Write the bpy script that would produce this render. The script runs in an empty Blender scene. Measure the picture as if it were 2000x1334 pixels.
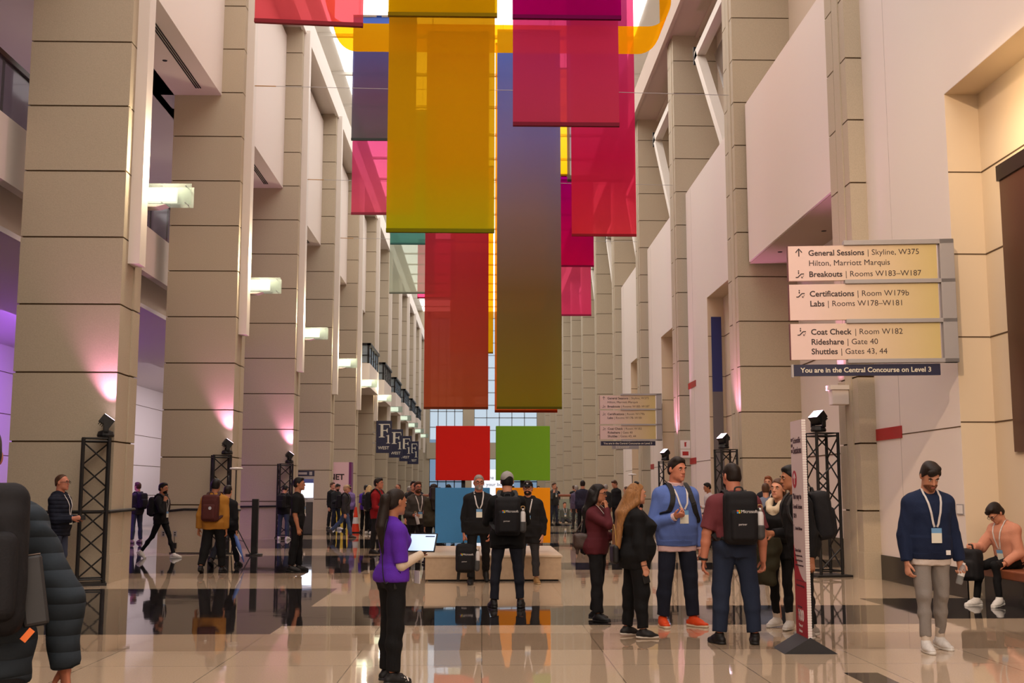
import bpy, math, random
import numpy as np
from mathutils import Vector, Matrix, Euler

SC = bpy.context.scene
COL = SC.collection
R = math.radians
random.seed(7)
rng = np.random.default_rng(7)

# ---------------------------------------------------------------- camera, world, lights, exposure
EYE = 1.52
cam_d = bpy.data.cameras.new('camera'); cam = bpy.data.objects.new('camera', cam_d); COL.objects.link(cam)
cam.location = (0, 0, EYE)
cam.rotation_euler = (math.pi / 2 + 0.1292, 0, -0.0257)
cam_d.sensor_fit = 'HORIZONTAL'; cam_d.sensor_width = 36.0; cam_d.lens = 36.0 * 2240 / 2000
cam_d.clip_end = 600; cam_d.clip_start = 0.05
SC.camera = cam

SC.view_settings.view_transform = 'Standard'
SC.view_settings.look = 'None'
SC.view_settings.gamma = 1.0
SC.view_settings.use_curve_mapping = False
SC.view_settings.exposure = -0.18
SC.cycles.use_denoising = True
SC.cycles.max_bounces = 7
SC.cycles.diffuse_bounces = 3
SC.cycles.glossy_bounces = 3
SC.cycles.transmission_bounces = 4
SC.cycles.transparent_max_bounces = 14
SC.cycles.caustics_reflective = False
SC.cycles.caustics_refractive = False
SC.cycles.sample_clamp_indirect = 4.0

world = bpy.data.worlds.new('world'); SC.world = world; world.use_nodes = True
wn = world.node_tree.nodes; bg = wn['Background']
bg.inputs['Color'].default_value = (0.84, 0.92, 1.0, 1)
bg.inputs['Strength'].default_value = 0.95

def area(name, loc, rot, size, power, color=(1, 1, 1), parent=None, spread=None):
    d = bpy.data.lights.new(name, 'AREA'); d.shape = 'RECTANGLE'; d.size, d.size_y = size
    d.energy = power; d.color = color
    if spread: d.spread = spread
    o = bpy.data.objects.new(name, d); COL.objects.link(o); o.location = loc; o.rotation_euler = rot
    if parent: o.parent = parent
    return o
def spot(name, loc, target, power, color, angle, blend=.4, parent=None, radius=.05):
    d = bpy.data.lights.new(name, 'SPOT'); d.energy = power; d.color = color
    d.spot_size = angle; d.spot_blend = blend; d.shadow_soft_size = radius
    o = bpy.data.objects.new(name, d); COL.objects.link(o); o.location = loc
    o.rotation_euler = (Vector(target) - Vector(loc)).to_track_quat('-Z', 'Y').to_euler()
    if parent: o.parent = parent
    return o
def point(name, loc, power, color, radius=.05, parent=None):
    d = bpy.data.lights.new(name, 'POINT'); d.energy = power; d.color = color; d.shadow_soft_size = radius
    o = bpy.data.objects.new(name, d); COL.objects.link(o); o.location = loc
    if parent: o.parent = parent
    return o

WARM = (1.0, 0.86, 0.70)
# added glowing vault panels give the main light; unseen warm fill added behind the viewer
area('hall_fill', (0, -9, 10.0), (R(66), 0, 0), (12.0, 7.0), 1500, (1.0, 0.82, 0.66))
area('recess_lamp', (5.6, 13.2, 6.6), (0, R(-78), 0), (.4, 4.0), 70, (1.0, .72, .40), spread=R(100))
spot('track_lamp', (-1.0, 3.5, 11.0), (6.9, 17.6, 3.0), 4600, (1.0, .70, .46), R(46), .8, radius=.2)
# house lights in the side rooms behind the left pillars
area('purple_room_lamp', (-11.5, 32, 5.6), (0, R(35), 0), (2.0, 6.0), 520, (0.46, 0.14, 1.0))
area('lilac_room_lamp', (-11.0, 48, 5.7), (0, R(20), 0), (3.0, 14.0), 560, (1.0, 0.88, 0.90))
area('upper_room_lamp', (-11.5, 36, 11.2), (0, 0, 0), (3.0, 30.0), 190, (0.84, 0.62, 0.90))

# ---------------------------------------------------------------- materials
MATS = {}
def _nodes(key):
    m = bpy.data.materials.new(key); m.use_nodes = True
    nt = m.node_tree; return m, nt, nt.nodes['Principled BSDF']
def M(key, color=None, rough=.6, metal=0., spec=.5, bump=0., scale=60., var=0., emit=None, estr=0., alpha=1., coat=0., detail=4., sheen=0.):
    """procedural Principled material, kept by name"""
    if key in MATS: return MATS[key]
    m, nt, b = _nodes(key)
    c = (*color, 1)
    b.inputs['Base Color'].default_value = c
    b.inputs['Roughness'].default_value = rough; b.inputs['Metallic'].default_value = metal
    b.inputs['Specular IOR Level'].default_value = spec; b.inputs['Alpha'].default_value = alpha
    b.inputs['Coat Weight'].default_value = coat
    b.inputs['Sheen Weight'].default_value = sheen
    if emit: b.inputs['Emission Color'].default_value = (*emit, 1); b.inputs['Emission Strength'].default_value = estr
    if bump or var:
        tc = nt.nodes.new('ShaderNodeTexCoord'); n = nt.nodes.new('ShaderNodeTexNoise')
        n.inputs['Scale'].default_value = scale; n.inputs['Detail'].default_value = detail
        nt.links.new(tc.outputs['Object'], n.inputs['Vector'])
        if bump:
            bp = nt.nodes.new('ShaderNodeBump'); bp.inputs['Strength'].default_value = bump; bp.inputs['Distance'].default_value = .01
            nt.links.new(n.outputs['Fac'], bp.inputs['Height']); nt.links.new(bp.outputs['Normal'], b.inputs['Normal'])
        if var:
            mr = nt.nodes.new('ShaderNodeMapRange'); mr.inputs['From Min'].default_value = .3; mr.inputs['From Max'].default_value = .7
            mr.inputs['To Min'].default_value = 1 - var; mr.inputs['To Max'].default_value = 1 + var
            nt.links.new(n.outputs['Fac'], mr.inputs['Value'])
            mx = nt.nodes.new('ShaderNodeMix'); mx.data_type = 'RGBA'; mx.blend_type = 'MULTIPLY'; mx.inputs[0].default_value = 1
            mx.inputs[6].default_value = c; nt.links.new(mr.outputs[0], mx.inputs[7]); nt.links.new(mx.outputs[2], b.inputs['Base Color'])
    MATS[key] = m; return m
def sr(r, g, b):
    """8-bit sRGB to linear"""
    return tuple(((v / 255 / 12.92) if v / 255 <= .04045 else ((v / 255 + .055) / 1.055) ** 2.4) for v in (r, g, b))
def MG(key, tint=(.9, 1, .95), clear=.85, rough=.05):
    """thin clear glass: part see-through, part glossy"""
    if key in MATS: return MATS[key]
    m = bpy.data.materials.new(key); m.use_nodes = True; nt = m.node_tree; nt.nodes.clear()
    o = nt.nodes.new('ShaderNodeOutputMaterial'); t = nt.nodes.new('ShaderNodeBsdfTransparent'); g = nt.nodes.new('ShaderNodeBsdfPrincipled')
    t.inputs[0].default_value = (*tint, 1); g.inputs['Base Color'].default_value = (*[v * .5 for v in tint], 1); g.inputs['Roughness'].default_value = rough
    mx = nt.nodes.new('ShaderNodeMixShader'); mx.inputs[0].default_value = 1 - clear
    nt.links.new(t.outputs[0], mx.inputs[1]); nt.links.new(g.outputs[0], mx.inputs[2]); nt.links.new(mx.outputs[0], o.inputs[0])
    MATS[key] = m; return m
def MB_fabric(key, stops, z0, z1, clear=.5):
    """sheer dyed fabric: the dye runs from z0 (foot) to z1 (top) of the cloth"""
    m = bpy.data.materials.new(key); m.use_nodes = True; nt = m.node_tree; nt.nodes.clear(); L = nt.links.new
    o = nt.nodes.new('ShaderNodeOutputMaterial')
    tc = nt.nodes.new('ShaderNodeTexCoord'); sx = nt.nodes.new('ShaderNodeSeparateXYZ'); L(tc.outputs['Object'], sx.inputs[0])
    mr = nt.nodes.new('ShaderNodeMapRange'); mr.inputs['From Min'].default_value = z0; mr.inputs['From Max'].default_value = z1
    L(sx.outputs['Z'], mr.inputs['Value'])
    cr = nt.nodes.new('ShaderNodeValToRGB'); L(mr.outputs[0], cr.inputs[0]); e = cr.color_ramp.elements
    while len(e) < len(stops): e.new(.5)
    for el, (p, c) in zip(e, stops): el.position = p; el.color = (*c, 1)
    # fine weave
    wv = nt.nodes.new('ShaderNodeTexNoise'); wv.inputs['Scale'].default_value = 9; L(tc.outputs['Object'], wv.inputs['Vector'])
    t = nt.nodes.new('ShaderNodeBsdfTransparent'); d = nt.nodes.new('ShaderNodeBsdfDiffuse'); tl = nt.nodes.new('ShaderNodeBsdfTranslucent')
    gm = nt.nodes.new('ShaderNodeGamma'); gm.inputs[1].default_value = .85; L(cr.outputs[0], gm.inputs[0])
    L(gm.outputs[0], t.inputs[0]); L(cr.outputs[0], d.inputs[0]); L(cr.outputs[0], tl.inputs[0])
    m1 = nt.nodes.new('ShaderNodeMixShader'); m1.inputs[0].default_value = .5; L(d.outputs[0], m1.inputs[1]); L(tl.outputs[0], m1.inputs[2])
    m2 = nt.nodes.new('ShaderNodeMixShader')
    m2.inputs[0].default_value = 1 - clear
    L(t.outputs[0], m2.inputs[1]); L(m1.outputs[0], m2.inputs[2]); L(m2.outputs[0], o.inputs[0])
    return m

STONE = M('limestone_block', sr(185, 171, 149), .75, spec=.3, bump=.12, scale=45, var=.05)
JOINT = M('joint_shadow_gap', sr(96, 78, 60), .9, spec=.1)
PLASTER = M('white_plaster', sr(230, 218, 210), .7, spec=.3, bump=.03, scale=25)
FIN = M('painted_fin', sr(222, 212, 203), .55, spec=.4)
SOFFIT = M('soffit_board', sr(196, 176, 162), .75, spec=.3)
DARKM = M('dark_metal', sr(36, 34, 36), .45, .6)
BLACK = M('black_powder_coat', sr(20, 19, 20), .5, spec=.4)
CEIL = M('vault_paint', sr(238, 234, 226), .8)
BASE = M('black_stone_base', sr(34, 31, 31), .25, spec=.5, var=.2, scale=90)
GREYM = M('grey_aluminium', sr(163, 158, 158), .45, .2)
WOODR = M('cherry_wood', sr(132, 74, 48), .4, spec=.4, var=.12, scale=6)
WHITEP = M('white_paper', sr(232, 226, 222), .6)
NAVY = M('navy_board', sr(24, 25, 60), .5)
IVORY = M('ivory_letters', sr(222, 214, 196), .6)

# ---------------------------------------------------------------- mesh builder
class MB:
    def __init__(self): self.v = []; self.f = []; self.m = []
    def add(self, vs, fs, mi=0):
        o = len(self.v); self.v += [tuple(map(float, p)) for p in vs]
        self.f += [tuple(i + o for i in f) for f in fs]; self.m += [mi] * len(fs); return self
    def box(self, x0, x1, y0, y1, z0, z1, mi=0):
        return self.add([(x0, y0, z0), (x1, y0, z0), (x1, y1, z0), (x0, y1, z0), (x0, y0, z1), (x1, y0, z1), (x1, y1, z1), (x0, y1, z1)],
                        [(3, 2, 1, 0), (4, 5, 6, 7), (0, 1, 5, 4), (1, 2, 6, 5), (2, 3, 7, 6), (3, 0, 4, 7)], mi)
    def prism(self, pts, axis, a, b, mi=0):
        """polygon pts (2-D) extruded along axis 'x','y','z' from a to b"""
        n = len(pts)
        def P(p, t): return {'x': (t, p[0], p[1]), 'y': (p[0], t, p[1]), 'z': (p[0], p[1], t)}[axis]
        vs = [P(p, a) for p in pts] + [P(p, b) for p in pts]
        fs = [tuple(range(n - 1, -1, -1)), tuple(range(n, 2 * n))] + [(i, (i + 1) % n, n + (i + 1) % n, n + i) for i in range(n)]
        return self.add(vs, fs, mi)
    def tube(self, pts, r, n=8, mi=0, caps=True, r2=None):
        pts = [Vector(p) for p in pts]; rings = []; up = Vector((0, 0, 1))
        N = len(pts); prev = None
        for i, p in enumerate(pts):
            t = (pts[min(i + 1, N - 1)] - pts[max(i - 1, 0)]).normalized()
            a = t.cross(up if abs(t.z) < .95 else Vector((1, 0, 0))).normalized()
            if prev is not None and a.dot(prev) < 0: a = -a
            prev = a; b = t.cross(a)
            rr = r if r2 is None else r + (r2 - r) * i / (N - 1)
            rings.append([p + (a * math.cos(2 * math.pi * k / n) + b * math.sin(2 * math.pi * k / n)) * rr for k in range(n)])
        vs = [q for rg in rings for q in rg]; fs = []
        for i in range(N - 1):
            for k in range(n): fs.append((i * n + k, i * n + (k + 1) % n, (i + 1) * n + (k + 1) % n, (i + 1) * n + k))
        if caps: fs.append(tuple(range(n - 1, -1, -1))); fs.append(tuple((N - 1) * n + k for k in range(n)))
        return self.add(vs, fs, mi)
    def lathe(self, prof, n=20, mi=0, c=(0, 0, 0)):
        vs = []; fs = []
        for r, z in prof:
            for k in range(n): vs.append((c[0] + r * math.cos(2 * math.pi * k / n), c[1] + r * math.sin(2 * math.pi * k / n), c[2] + z))
        for i in range(len(prof) - 1):
            for k in range(n): fs.append((i * n + k, i * n + (k + 1) % n, (i + 1) * n + (k + 1) % n, (i + 1) * n + k))
        fs.append(tuple(range(n - 1, -1, -1))); fs.append(tuple((len(prof) - 1) * n + k for k in range(n)))
        return self.add(vs, fs, mi)
    def ribbon(self, pts, w, t, side, mi=0):
        """flat band of width w along pts, 'side' = width direction, thickness t"""
        pts = [Vector(p) for p in pts]; s = Vector(side).normalized(); vs = []; fs = []; N = len(pts)
        for i, p in enumerate(pts):
            tg = (pts[min(i + 1, N - 1)] - pts[max(i - 1, 0)]).normalized()
            sd = (s - tg * s.dot(tg)).normalized(); nn = tg.cross(sd).normalized()
            for a, b in ((-1, -1), (1, -1), (1, 1), (-1, 1)): vs.append(p + sd * (a * w / 2) + nn * (b * t / 2))
        for i in range(N - 1):
            for k in range(4): fs.append((i * 4 + k, i * 4 + (k + 1) % 4, (i + 1) * 4 + (k + 1) % 4, (i + 1) * 4 + k))
        fs.append((3, 2, 1, 0)); fs.append(tuple((N - 1) * 4 + k for k in range(4)))
        return self.add(vs, fs, mi)
    def build(self, name, mats, parent=None, loc=None, rot=None, smooth=False):
        me = bpy.data.meshes.new(name); me.from_pydata(self.v, [], self.f)
        for m in (mats if isinstance(mats, (list, tuple)) else [mats]): me.materials.append(m)
        me.polygons.foreach_set('material_index', self.m)
        if smooth: me.polygons.foreach_set('use_smooth', [True] * len(self.f))
        me.update()
        o = bpy.data.objects.new(name, me); COL.objects.link(o)
        if parent: o.parent = parent
        if loc is not None: o.location = loc
        if rot is not None: o.rotation_euler = rot
        return o
def bevel(o, w=.01, seg=2):
    b = o.modifiers.new('bevel', 'BEVEL'); b.width = w; b.segments = seg; b.limit_method = 'ANGLE'; return o
def tag(o, label=None, cat=None, group=None, kind=None):
    if label: o['label'] = label
    if cat: o['category'] = cat
    if group: o['group'] = group
    if kind: o['kind'] = kind
    return o
def thing(name, label, cat, loc=(0, 0, 0), rz=0, group=None):
    o = bpy.data.objects.new(name, None); COL.objects.link(o); o.empty_display_size = .1
    o.location = loc; o.rotation_euler = (0, 0, rz); return tag(o, label, cat, group)
def struct(name, mb, mats, label=None, group=None, **k):
    return tag(mb.build(name, mats, **k), label, None, group, 'structure')
def text(body, size, mat, parent, loc, rot, name='lettering', bold=0., align='LEFT', sx=1.0, ext=.001):
    """lettering as a mesh of its own (built-in font)"""
    c = bpy.data.curves.new(name, 'FONT'); c.body = body; c.size = size; c.offset = bold; c.extrude = ext; c.align_x = align
    c.resolution_u = 3
    t = bpy.data.objects.new(name, c); COL.objects.link(t)
    dg = bpy.context.evaluated_depsgraph_get(); dg.update()
    me = bpy.data.meshes.new_from_object(t.evaluated_get(dg)); me.name = name
    bpy.data.objects.remove(t); bpy.data.curves.remove(c)
    me.materials.clear(); me.materials.append(mat)
    w = max((v.co.x for v in me.vertices), default=0)
    o = bpy.data.objects.new(name, me); COL.objects.link(o); o.parent = parent
    o.location = loc; o.rotation_euler = rot; o.scale = (sx, 1, 1); o['w'] = w * sx; return o
def copy_tree(o, parent=None):
    c = o.copy(); COL.objects.link(c)
    if parent is not None: c.parent = parent
    for ch in list(o.children): copy_tree(ch, c)
    return c

# ================================================================ THE SETTING
P = 9.15                                        # bay length
YL = [19.54 + P * k for k in range(-2, 12)]     # fronts of the left pillars; index 2 is the first one in view
YR = [19.95 + P * k for k in range(-2, 12)]
NEAR, END = -14.0, 124.0
CEIL_GLOW = 2.7

# ---- floor: polished terrazzo, light field with dark bands
def floor_mat(key, col, dark):
    m, nt, b = _nodes(key); L = nt.links.new
    tc = nt.nodes.new('ShaderNodeTexCoord')
    n = nt.nodes.new('ShaderNodeTexNoise'); n.inputs['Scale'].default_value = 70; n.inputs['Detail'].default_value = 5; L(tc.outputs['Object'], n.inputs['Vector'])
    cr = nt.nodes.new('ShaderNodeMapRange'); cr.inputs['From Min'].default_value = .35; cr.inputs['From Max'].default_value = .65
    v = .55 if dark else .06
    cr.inputs['To Min'].default_value = 1 - v; cr.inputs['To Max'].default_value = 1 + v; L(n.outputs['Fac'], cr.inputs['Value'])
    br = nt.nodes.new('ShaderNodeTexBrick'); br.offset = 0; br.inputs['Scale'].default_value = 1.0
    br.inputs['Brick Width'].default_value = 1.15; br.inputs['Row Height'].default_value = 1.15; br.inputs['Mortar Size'].default_value = .006
    br.inputs['Mortar Smooth'].default_value = .3
    g = [1.0, .95]; 
    br.inputs['Color1'].default_value = (1, 1, 1, 1); br.inputs['Color2'].default_value = (.94, .94, .94, 1)
    br.inputs['Mortar'].default_value = (.45, .45, .45, 1) if not dark else (.8, .8, .8, 1); L(tc.outputs['Object'], br.inputs['Vector'])
    m1 = nt.nodes.new('ShaderNodeMix'); m1.data_type = 'RGBA'; m1.blend_type = 'MULTIPLY'; m1.inputs[0].default_value = 1
    m1.inputs[6].default_value = (*col, 1); L(br.outputs['Color'], m1.inputs[7])
    m2 = nt.nodes.new('ShaderNodeMix'); m2.data_type = 'RGBA'; m2.blend_type = 'MULTIPLY'; m2.inputs[0].default_value = 1
    L(m1.outputs[2], m2.inputs[6]); L(cr.outputs[0], m2.inputs[7]); L(m2.outputs[2], b.inputs['Base Color'])
    b.inputs['Roughness'].default_value = .035; b.inputs['Specular IOR Level'].default_value = .5; b.inputs['IOR'].default_value = 1.5
    w = nt.nodes.new('ShaderNodeTexNoise'); w.inputs['Scale'].default_value = 1.6; w.inputs['Detail'].default_value = 2; L(tc.outputs['Object'], w.inputs['Vector'])
    bp = nt.nodes.new('ShaderNodeBump'); bp.inputs['Strength'].default_value = .05; bp.inputs['Distance'].default_value = .02
    L(w.outputs['Fac'], bp.inputs['Height']); L(bp.outputs['Normal'], b.inputs['Normal'])
    return m
FL = floor_mat('terrazzo_cream', sr(192, 168, 142), False)
FM = floor_mat('terrazzo_tan', sr(168, 143, 118), False)
FD = floor_mat('terrazzo_black', sr(40, 36, 36), True)
xs = [-16, -2.26, 3.04, 3.33, 5.35, 9.0]
ys = [NEAR]
marks = []
for k in range(-3, 13):
    o = P * k
    marks.append(o)
    for y in (11.3, 12.6, 13.35, 13.9, 15.55, 16.5, 18.35): ys.append(y + o)
ys.append(9.85); ys.append(END)
ys = sorted({round(y, 3) for y in ys if NEAR <= y <= END})
mb = MB()
vx = {}
for i, x in enumerate(xs):
    for j, y in enumerate(ys): vx[i, j] = len(mb.v); mb.v.append((x, y, 0.0))
for i in range(len(xs) - 1):
    for j in range(len(ys) - 1):
        cx, cy = (xs[i] + xs[i + 1]) / 2, (ys[j] + ys[j + 1]) / 2
        t = (cy - 11.3) % P + 11.3                   # position inside one bay, 11.3 .. 20.45
        mi = 0
        if 11.3 < t < 12.6: mi = 1
        if cx < -2.26:
            if 12.6 < t < 18.35: mi = 2
        elif cx > 5.35:
            if 13.9 < t < 16.5: mi = 2
        elif 13.35 < t < 15.55: mi = 2
        if 3.04 < cx < 3.33 and cy < 9.85: mi = 2
        mb.f.append((vx[i, j], vx[i + 1, j], vx[i + 1, j + 1], vx[i, j + 1])); mb.m.append(mi)
struct('floor', mb, [FL, FM, FD], 'polished cream terrazzo floor with black bands')

# ---- ceiling: white vault with cross ribs and glowing panels added as the main light
mb = MB().box(-9, 9, NEAR, END, 21.0, 21.3)
for k in range(26): mb.box(-9, 9, 6.15 + 4.57 * k, 6.35 + 4.57 * k, 20.85, 21.0)
o = struct('ceiling', mb, CEIL, 'white ribbed vault high over the concourse')
sk = MB()
for k in range(-4, 26): sk.box(-6.5, 6.5, 6.45 + 4.57 * k, 10.62 + 4.57 * k, 20.93, 20.98)
sk.build('added_glow_panel', M('ceiling_glow', (.9, .88, .85), .8, emit=(1.0, .95, .91), estr=CEIL_GLOW), o)

# ---- pillars: stacked stone blocks with dark joints; front block, set-back rear block, painted fin
BH = 1.17
def pillar(side, yf, k):
    s = -1 if side == 'left' else 1
    xi = 6.2 if side == 'left' else 6.6
    xo = 7.95 if side == 'left' else 8.2
    mb = MB()
    def bx(a, b, y0, y1, z0, z1, mi=0):
        x0, x1 = sorted((s * a, s * b)); mb.box(x0, x1, y0, y1, z0, z1, mi)
    g = .014
    for i in range(15):
        z0, z1 = i * BH + (g if i else 0), (i + 1) * BH - g
        if i == 14: z1 = 17.3
        bx(xi, xo, yf, yf + .30, z0, z1)
        bx(xi + .005, xo, yf + .302, yf + .66, z0, z1)
        bx(xi - .02, xo, yf + .662, yf + 1.06, z0, z1)
    bx(xi + .035, xo - .03, yf + .03, yf + 1.03, 0, 17.3, 1)
    bx(xi - .015, xo, yf - .02, yf + 1.075, 0, .46)
    o = struct('pillar', mb, [STONE, JOINT], f'tall stone block pillar of the {side} row', f'{side} row of stone pillars')
    f = MB()
    x0, x1 = sorted((s * xi, s * (xi - .2)))
    if side == 'left':
        f.box(x0, x1, yf + .30, yf + .66, 5.45, 17.3)
    else:
        f.box(*sorted((s * xi, s * (xi - .02))), yf + .30, yf + .64, 0.0, 17.3)
    f.build('fin', FIN if side == 'left' else STONE, o)
    return o
for k, y in enumerate(YL):
    if k >= 1: pillar('left', y, k)
for k, y in enumerate(YR):
    if k >= 1: pillar('right', y, k)

# ---- upper white bulkheads on the left, with soffit vents
VENT = M('black_vent_slot', sr(26, 22, 24), .8)
for k in range(1, 7):
    y0, y1 = YL[k] + 1.07, YL[k + 1] - .005
    zt = 17.0
    mb = MB().box(-8.3, -6.75, y0, y1, 11.62, zt)
    o = struct('trim_bulkhead', mb, PLASTER, 'white hanging bulkhead between two left pillars', 'white bulkheads of the left wall')
    v = MB()
    for j in range(3): v.box(-7.28 + .055 * j, -7.25 + .055 * j, y0 + .8, y1 - .55, 11.605, 11.63)
    v.build('vent_slot', VENT, o)
    d = MB().lathe([(.05, -.012), (.06, 0)], 14, c=(-7.55, y1 - 2.4, 11.62)); d.build('downlight', DARKM, o)
# sloping eave over the pillar heads, both sides
for s, n in ((-1, 'left'), (1, 'right')):
    xi = 6.25 if s < 0 else 6.45
    mb = MB().box(*sorted((s * xi, s * 9.2)), NEAR, END, 17.3, 17.75)
    mb.box(*sorted((s * xi, s * (xi - .12))), NEAR, END, 17.2, 18.2)
    mb.box(*sorted((s * 7.4, s * 7.52)), NEAR, END, 17.22, 17.3)
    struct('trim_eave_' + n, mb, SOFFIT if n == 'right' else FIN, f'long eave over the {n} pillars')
    mb = MB().box(*sorted((s * 9.0, s * 9.2)), NEAR, END, 17.7, 21.1)
    struct('wall_clerestory_' + n, mb, CEIL, f'white clerestory wall above the {n} eave')

# ---- left side rooms: mezzanine slab, glass rail, ceilings, back wall
LILAC = M('side_room_paint', sr(226, 218, 222), .7)
mb = MB().box(-8.5, -8.3, NEAR, END, 6.85, 8.0); mb.box(-15, -8.5, NEAR, END, 7.7, 8.0)
mb.box(-9.4, -9.2, NEAR, END, 6.1, 7.7)
struct('wall_mezzanine', mb, PLASTER, 'white fascia of the mezzanine behind the left pillars')
mb = MB().box(-15, -8.5, NEAR, END, 6.05, 6.15)
struct('ceiling_side_room', mb, LILAC, 'pale ceiling under the mezzanine')
mb = MB().box(-15, -7.96, NEAR, END, 11.62, 11.8); mb.box(-8.5, -8.3, NEAR, END, 11.62, 17.4)
struct('ceiling_mezzanine', mb, LILAC, 'ceiling of the mezzanine level')
mb = MB().box(-15.3, -15, NEAR, END, 0, 12)
for z in (1.3, 2.6, 3.9, 5.2): mb.box(-15.01, -14.99, NEAR, END, z, z + .02, 1)
struct('wall_left', mb, [LILAC, JOINT], 'back wall of the side rooms behind the left pillars')
# cross wall closing the left rooms
mb = MB().box(-15, -8.3, 80, 80.2, 0, 12)
struct('wall_left_cross', mb, LILAC, 'cross wall at the end of the left side rooms')
mb = MB().box(-8.335, -8.315, YL[1], 57, 8.0, 8.95)
o = thing('glass_railing', 'long glass railing with dark cap on the mezzanine edge, behind the left pillars', 'railing', (0, 0, 0))
mb.build('glass_panel', MG('smoked_glass', (.62, .6, .66), .75), o)
MB().box(-8.38, -8.27, YL[1], 57, 8.95, 9.05).build('handrail', M('handrail_wood', sr(58, 38, 30), .4), o)
for i in range(28): MB().box(-8.37, -8.34, YL[1] + 1.5 * i, YL[1] + 1.5 * i + .05, 8.0, 8.95).build('post', DARKM, o)
dl = MB()
DL = M('downlight_trim', sr(150, 145, 140), .3, .5)
for (x, y) in ((-9.9, 23), (-10.8, 24.8), (-11, 34), (-10.5, 31), (-12, 38), (-11.5, 43)):
    d = MB().lathe([(.10, -.02), (.12, -.004), (.12, 0)], 18, c=(0, 0, 0))
    o = d.build('downlight', DL, loc=(x, y, 6.05)); tag(o, None, None, 'downlights under the mezzanine', 'structure')

# ---- balconies on the far left bays
for k in range(6, 12):
    y0, y1 = YL[k] + 3.9, YL[k + 1] - .01
    o = struct('trim_balcony', MB().box(-8.3, -5.93, y0, y1, 6.9, 8.15), PLASTER, 'white balcony box between far left pillars', 'far left balconies')
    w = MB().box(-6.02, -5.98, y0 + .1, y1, 8.2, 9.1); w.box(-8.3, -5.98, y0 + .08, y0 + .12, 8.2, 9.1)
    w.build('glass_panel', MG('balcony_glass', (.75, .85, .95), .6), o)
    r = MB().box(-8.3, -5.9, y0, y0 + .12, 9.1, 9.22); r.box(-6.08, -5.88, y0, y1, 9.1, 9.22)
    for t in range(5): r.box(-6.06, -5.95, y0 + t * (y1 - y0 - .1) / 4, y0 + t * (y1 - y0 - .1) / 4 + .1, 8.15, 9.1)
    for t in range(2): r.box(-7.2 - t * .8, -7.12 - t * .8, y0, y0 + .1, 8.15, 9.1)
    r.box(-6.04, -5.97, y0, y1, 8.55, 8.6); r.box(-8.3, -5.97, y0 + .03, y0 + .08, 8.55, 8.6)
    r.build('railing', DARKM, o)

# ---- right wall. Solid white bays (index 1, 3, 4) with a tall recess, one open bay (index 2) with a hanging white panel
XW = 6.9
def right_white_bay(k, first=False):
    """bay running from pillar k-1 (near) to pillar k (far): white wall at XW, recess starts 3.6 m before its far end"""
    ye = YR[k] + .12 if first else YR[k] - .25
    yn = YR[k - 1] + 1.1
    yc = YR[k] - 3.55
    mb = MB()
    mb.box(XW, XW + .25, yc, ye, 0.42, 7.41, 0); mb.box(XW, XW + .25, yn, ye, 7.41, 11.55, 0)     # pier and head
    mb.box(XW + .003, XW + .5, yc - .004, yc - .001, 0.0, 7.41, 2); mb.box(XW + .003, XW + .62, yn, yc, 7.404, 7.409, 2)   # jamb and recess soffit
    mb.box(XW + .5, XW + .62, yn, yc + .2, 0, 7.41, 2)                                                     # back of the recess
    mb.box(XW + .1, XW + 1.4, yn, ye, 11.5, 11.56, 0)
    for z in (2.49, 3.73, 4.96, 6.2): 
        mb.box(XW + .493, XW + .52, yn, yc, z, z + .02, 1); mb.box(XW + .003, XW + .49, yc - .006, yc, z, z + .02, 1)
    mb.box(XW - .004, XW + .02, yc, YR[k] - 1.15, 2.43, 2.445, 1)
    mb.box(XW - .003, XW + .02, YR[k] - 1.16, YR[k] - 1.15, .42, 11.5, 3)
    mb.box(XW - .02, XW + .25, yc, ye, 0, 0.42, 4)
    mb.box(XW + .45, XW + .5, yn, yc, 0, .42, 4)
    return mb
HAIR_LINE = M('fine_panel_joint', sr(190, 178, 170), .8)
REC = M('recess_plaster', sr(222, 203, 176), .7, spec=.3)
RED = M('red_painted_plate', sr(168, 30, 28), .5)
for n, k in enumerate((2, 4, 5, 6)):
    struct('wall_right' if n == 0 else 'wall_right_bay', right_white_bay(k, n == 0), [PLASTER, JOINT, REC, HAIR_LINE, BASE],
           'white plaster wall with a tall recess on the right' if n == 0 else 'white plaster wall bay between right pillars', None if n == 0 else 'white wall bays of the right side')
# wall behind the first pillar row on the near right, out to the hall behind the viewer
struct('wall_right_near', MB().box(XW, XW + .3, NEAR, YR[1] + 1.1, 0, 17.3), PLASTER, 'white wall nearest the viewer on the right')
# the upper wall sits behind the clerestory frames
UP = M('upper_wall_paint', sr(205, 188, 168), .75)
mb2 = MB().box(8.15, 8.3, NEAR, END, 11.55, 17.3)
struct('wall_right_upper', mb2, UP, 'tan upper wall behind the white braces on the right')
mb = MB().box(8.15, 8.35, YR[2], YR[3], 0, 11.6)
for z in (2.34, 4.68): mb.box(8.14, 8.16, YR[2] + 1, YR[3], z, z + .025, 1)
mb.box(8.1, 8.16, YR[2] + 1, YR[3], 0, .45, 2)
mb.box(8.15, 8.35, YR[6], END, 0, 11.6)
struct('wall_right_deep', mb, [PLASTER, JOINT, BASE], 'set-back wall under the hanging panel on the right')
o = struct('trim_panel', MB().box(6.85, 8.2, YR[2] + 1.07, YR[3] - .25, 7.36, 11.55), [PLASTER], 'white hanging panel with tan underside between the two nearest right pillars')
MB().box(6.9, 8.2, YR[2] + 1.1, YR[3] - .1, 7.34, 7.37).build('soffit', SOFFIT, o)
for (x, y) in ((7.3, 27.5), (7.7, 25.2), (7.6, 22.9)):
    MB().lathe([(.05, -.012), (.06, 0)], 14, c=(x, y, 7.34)).build('downlight', DARKM, o)
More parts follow.
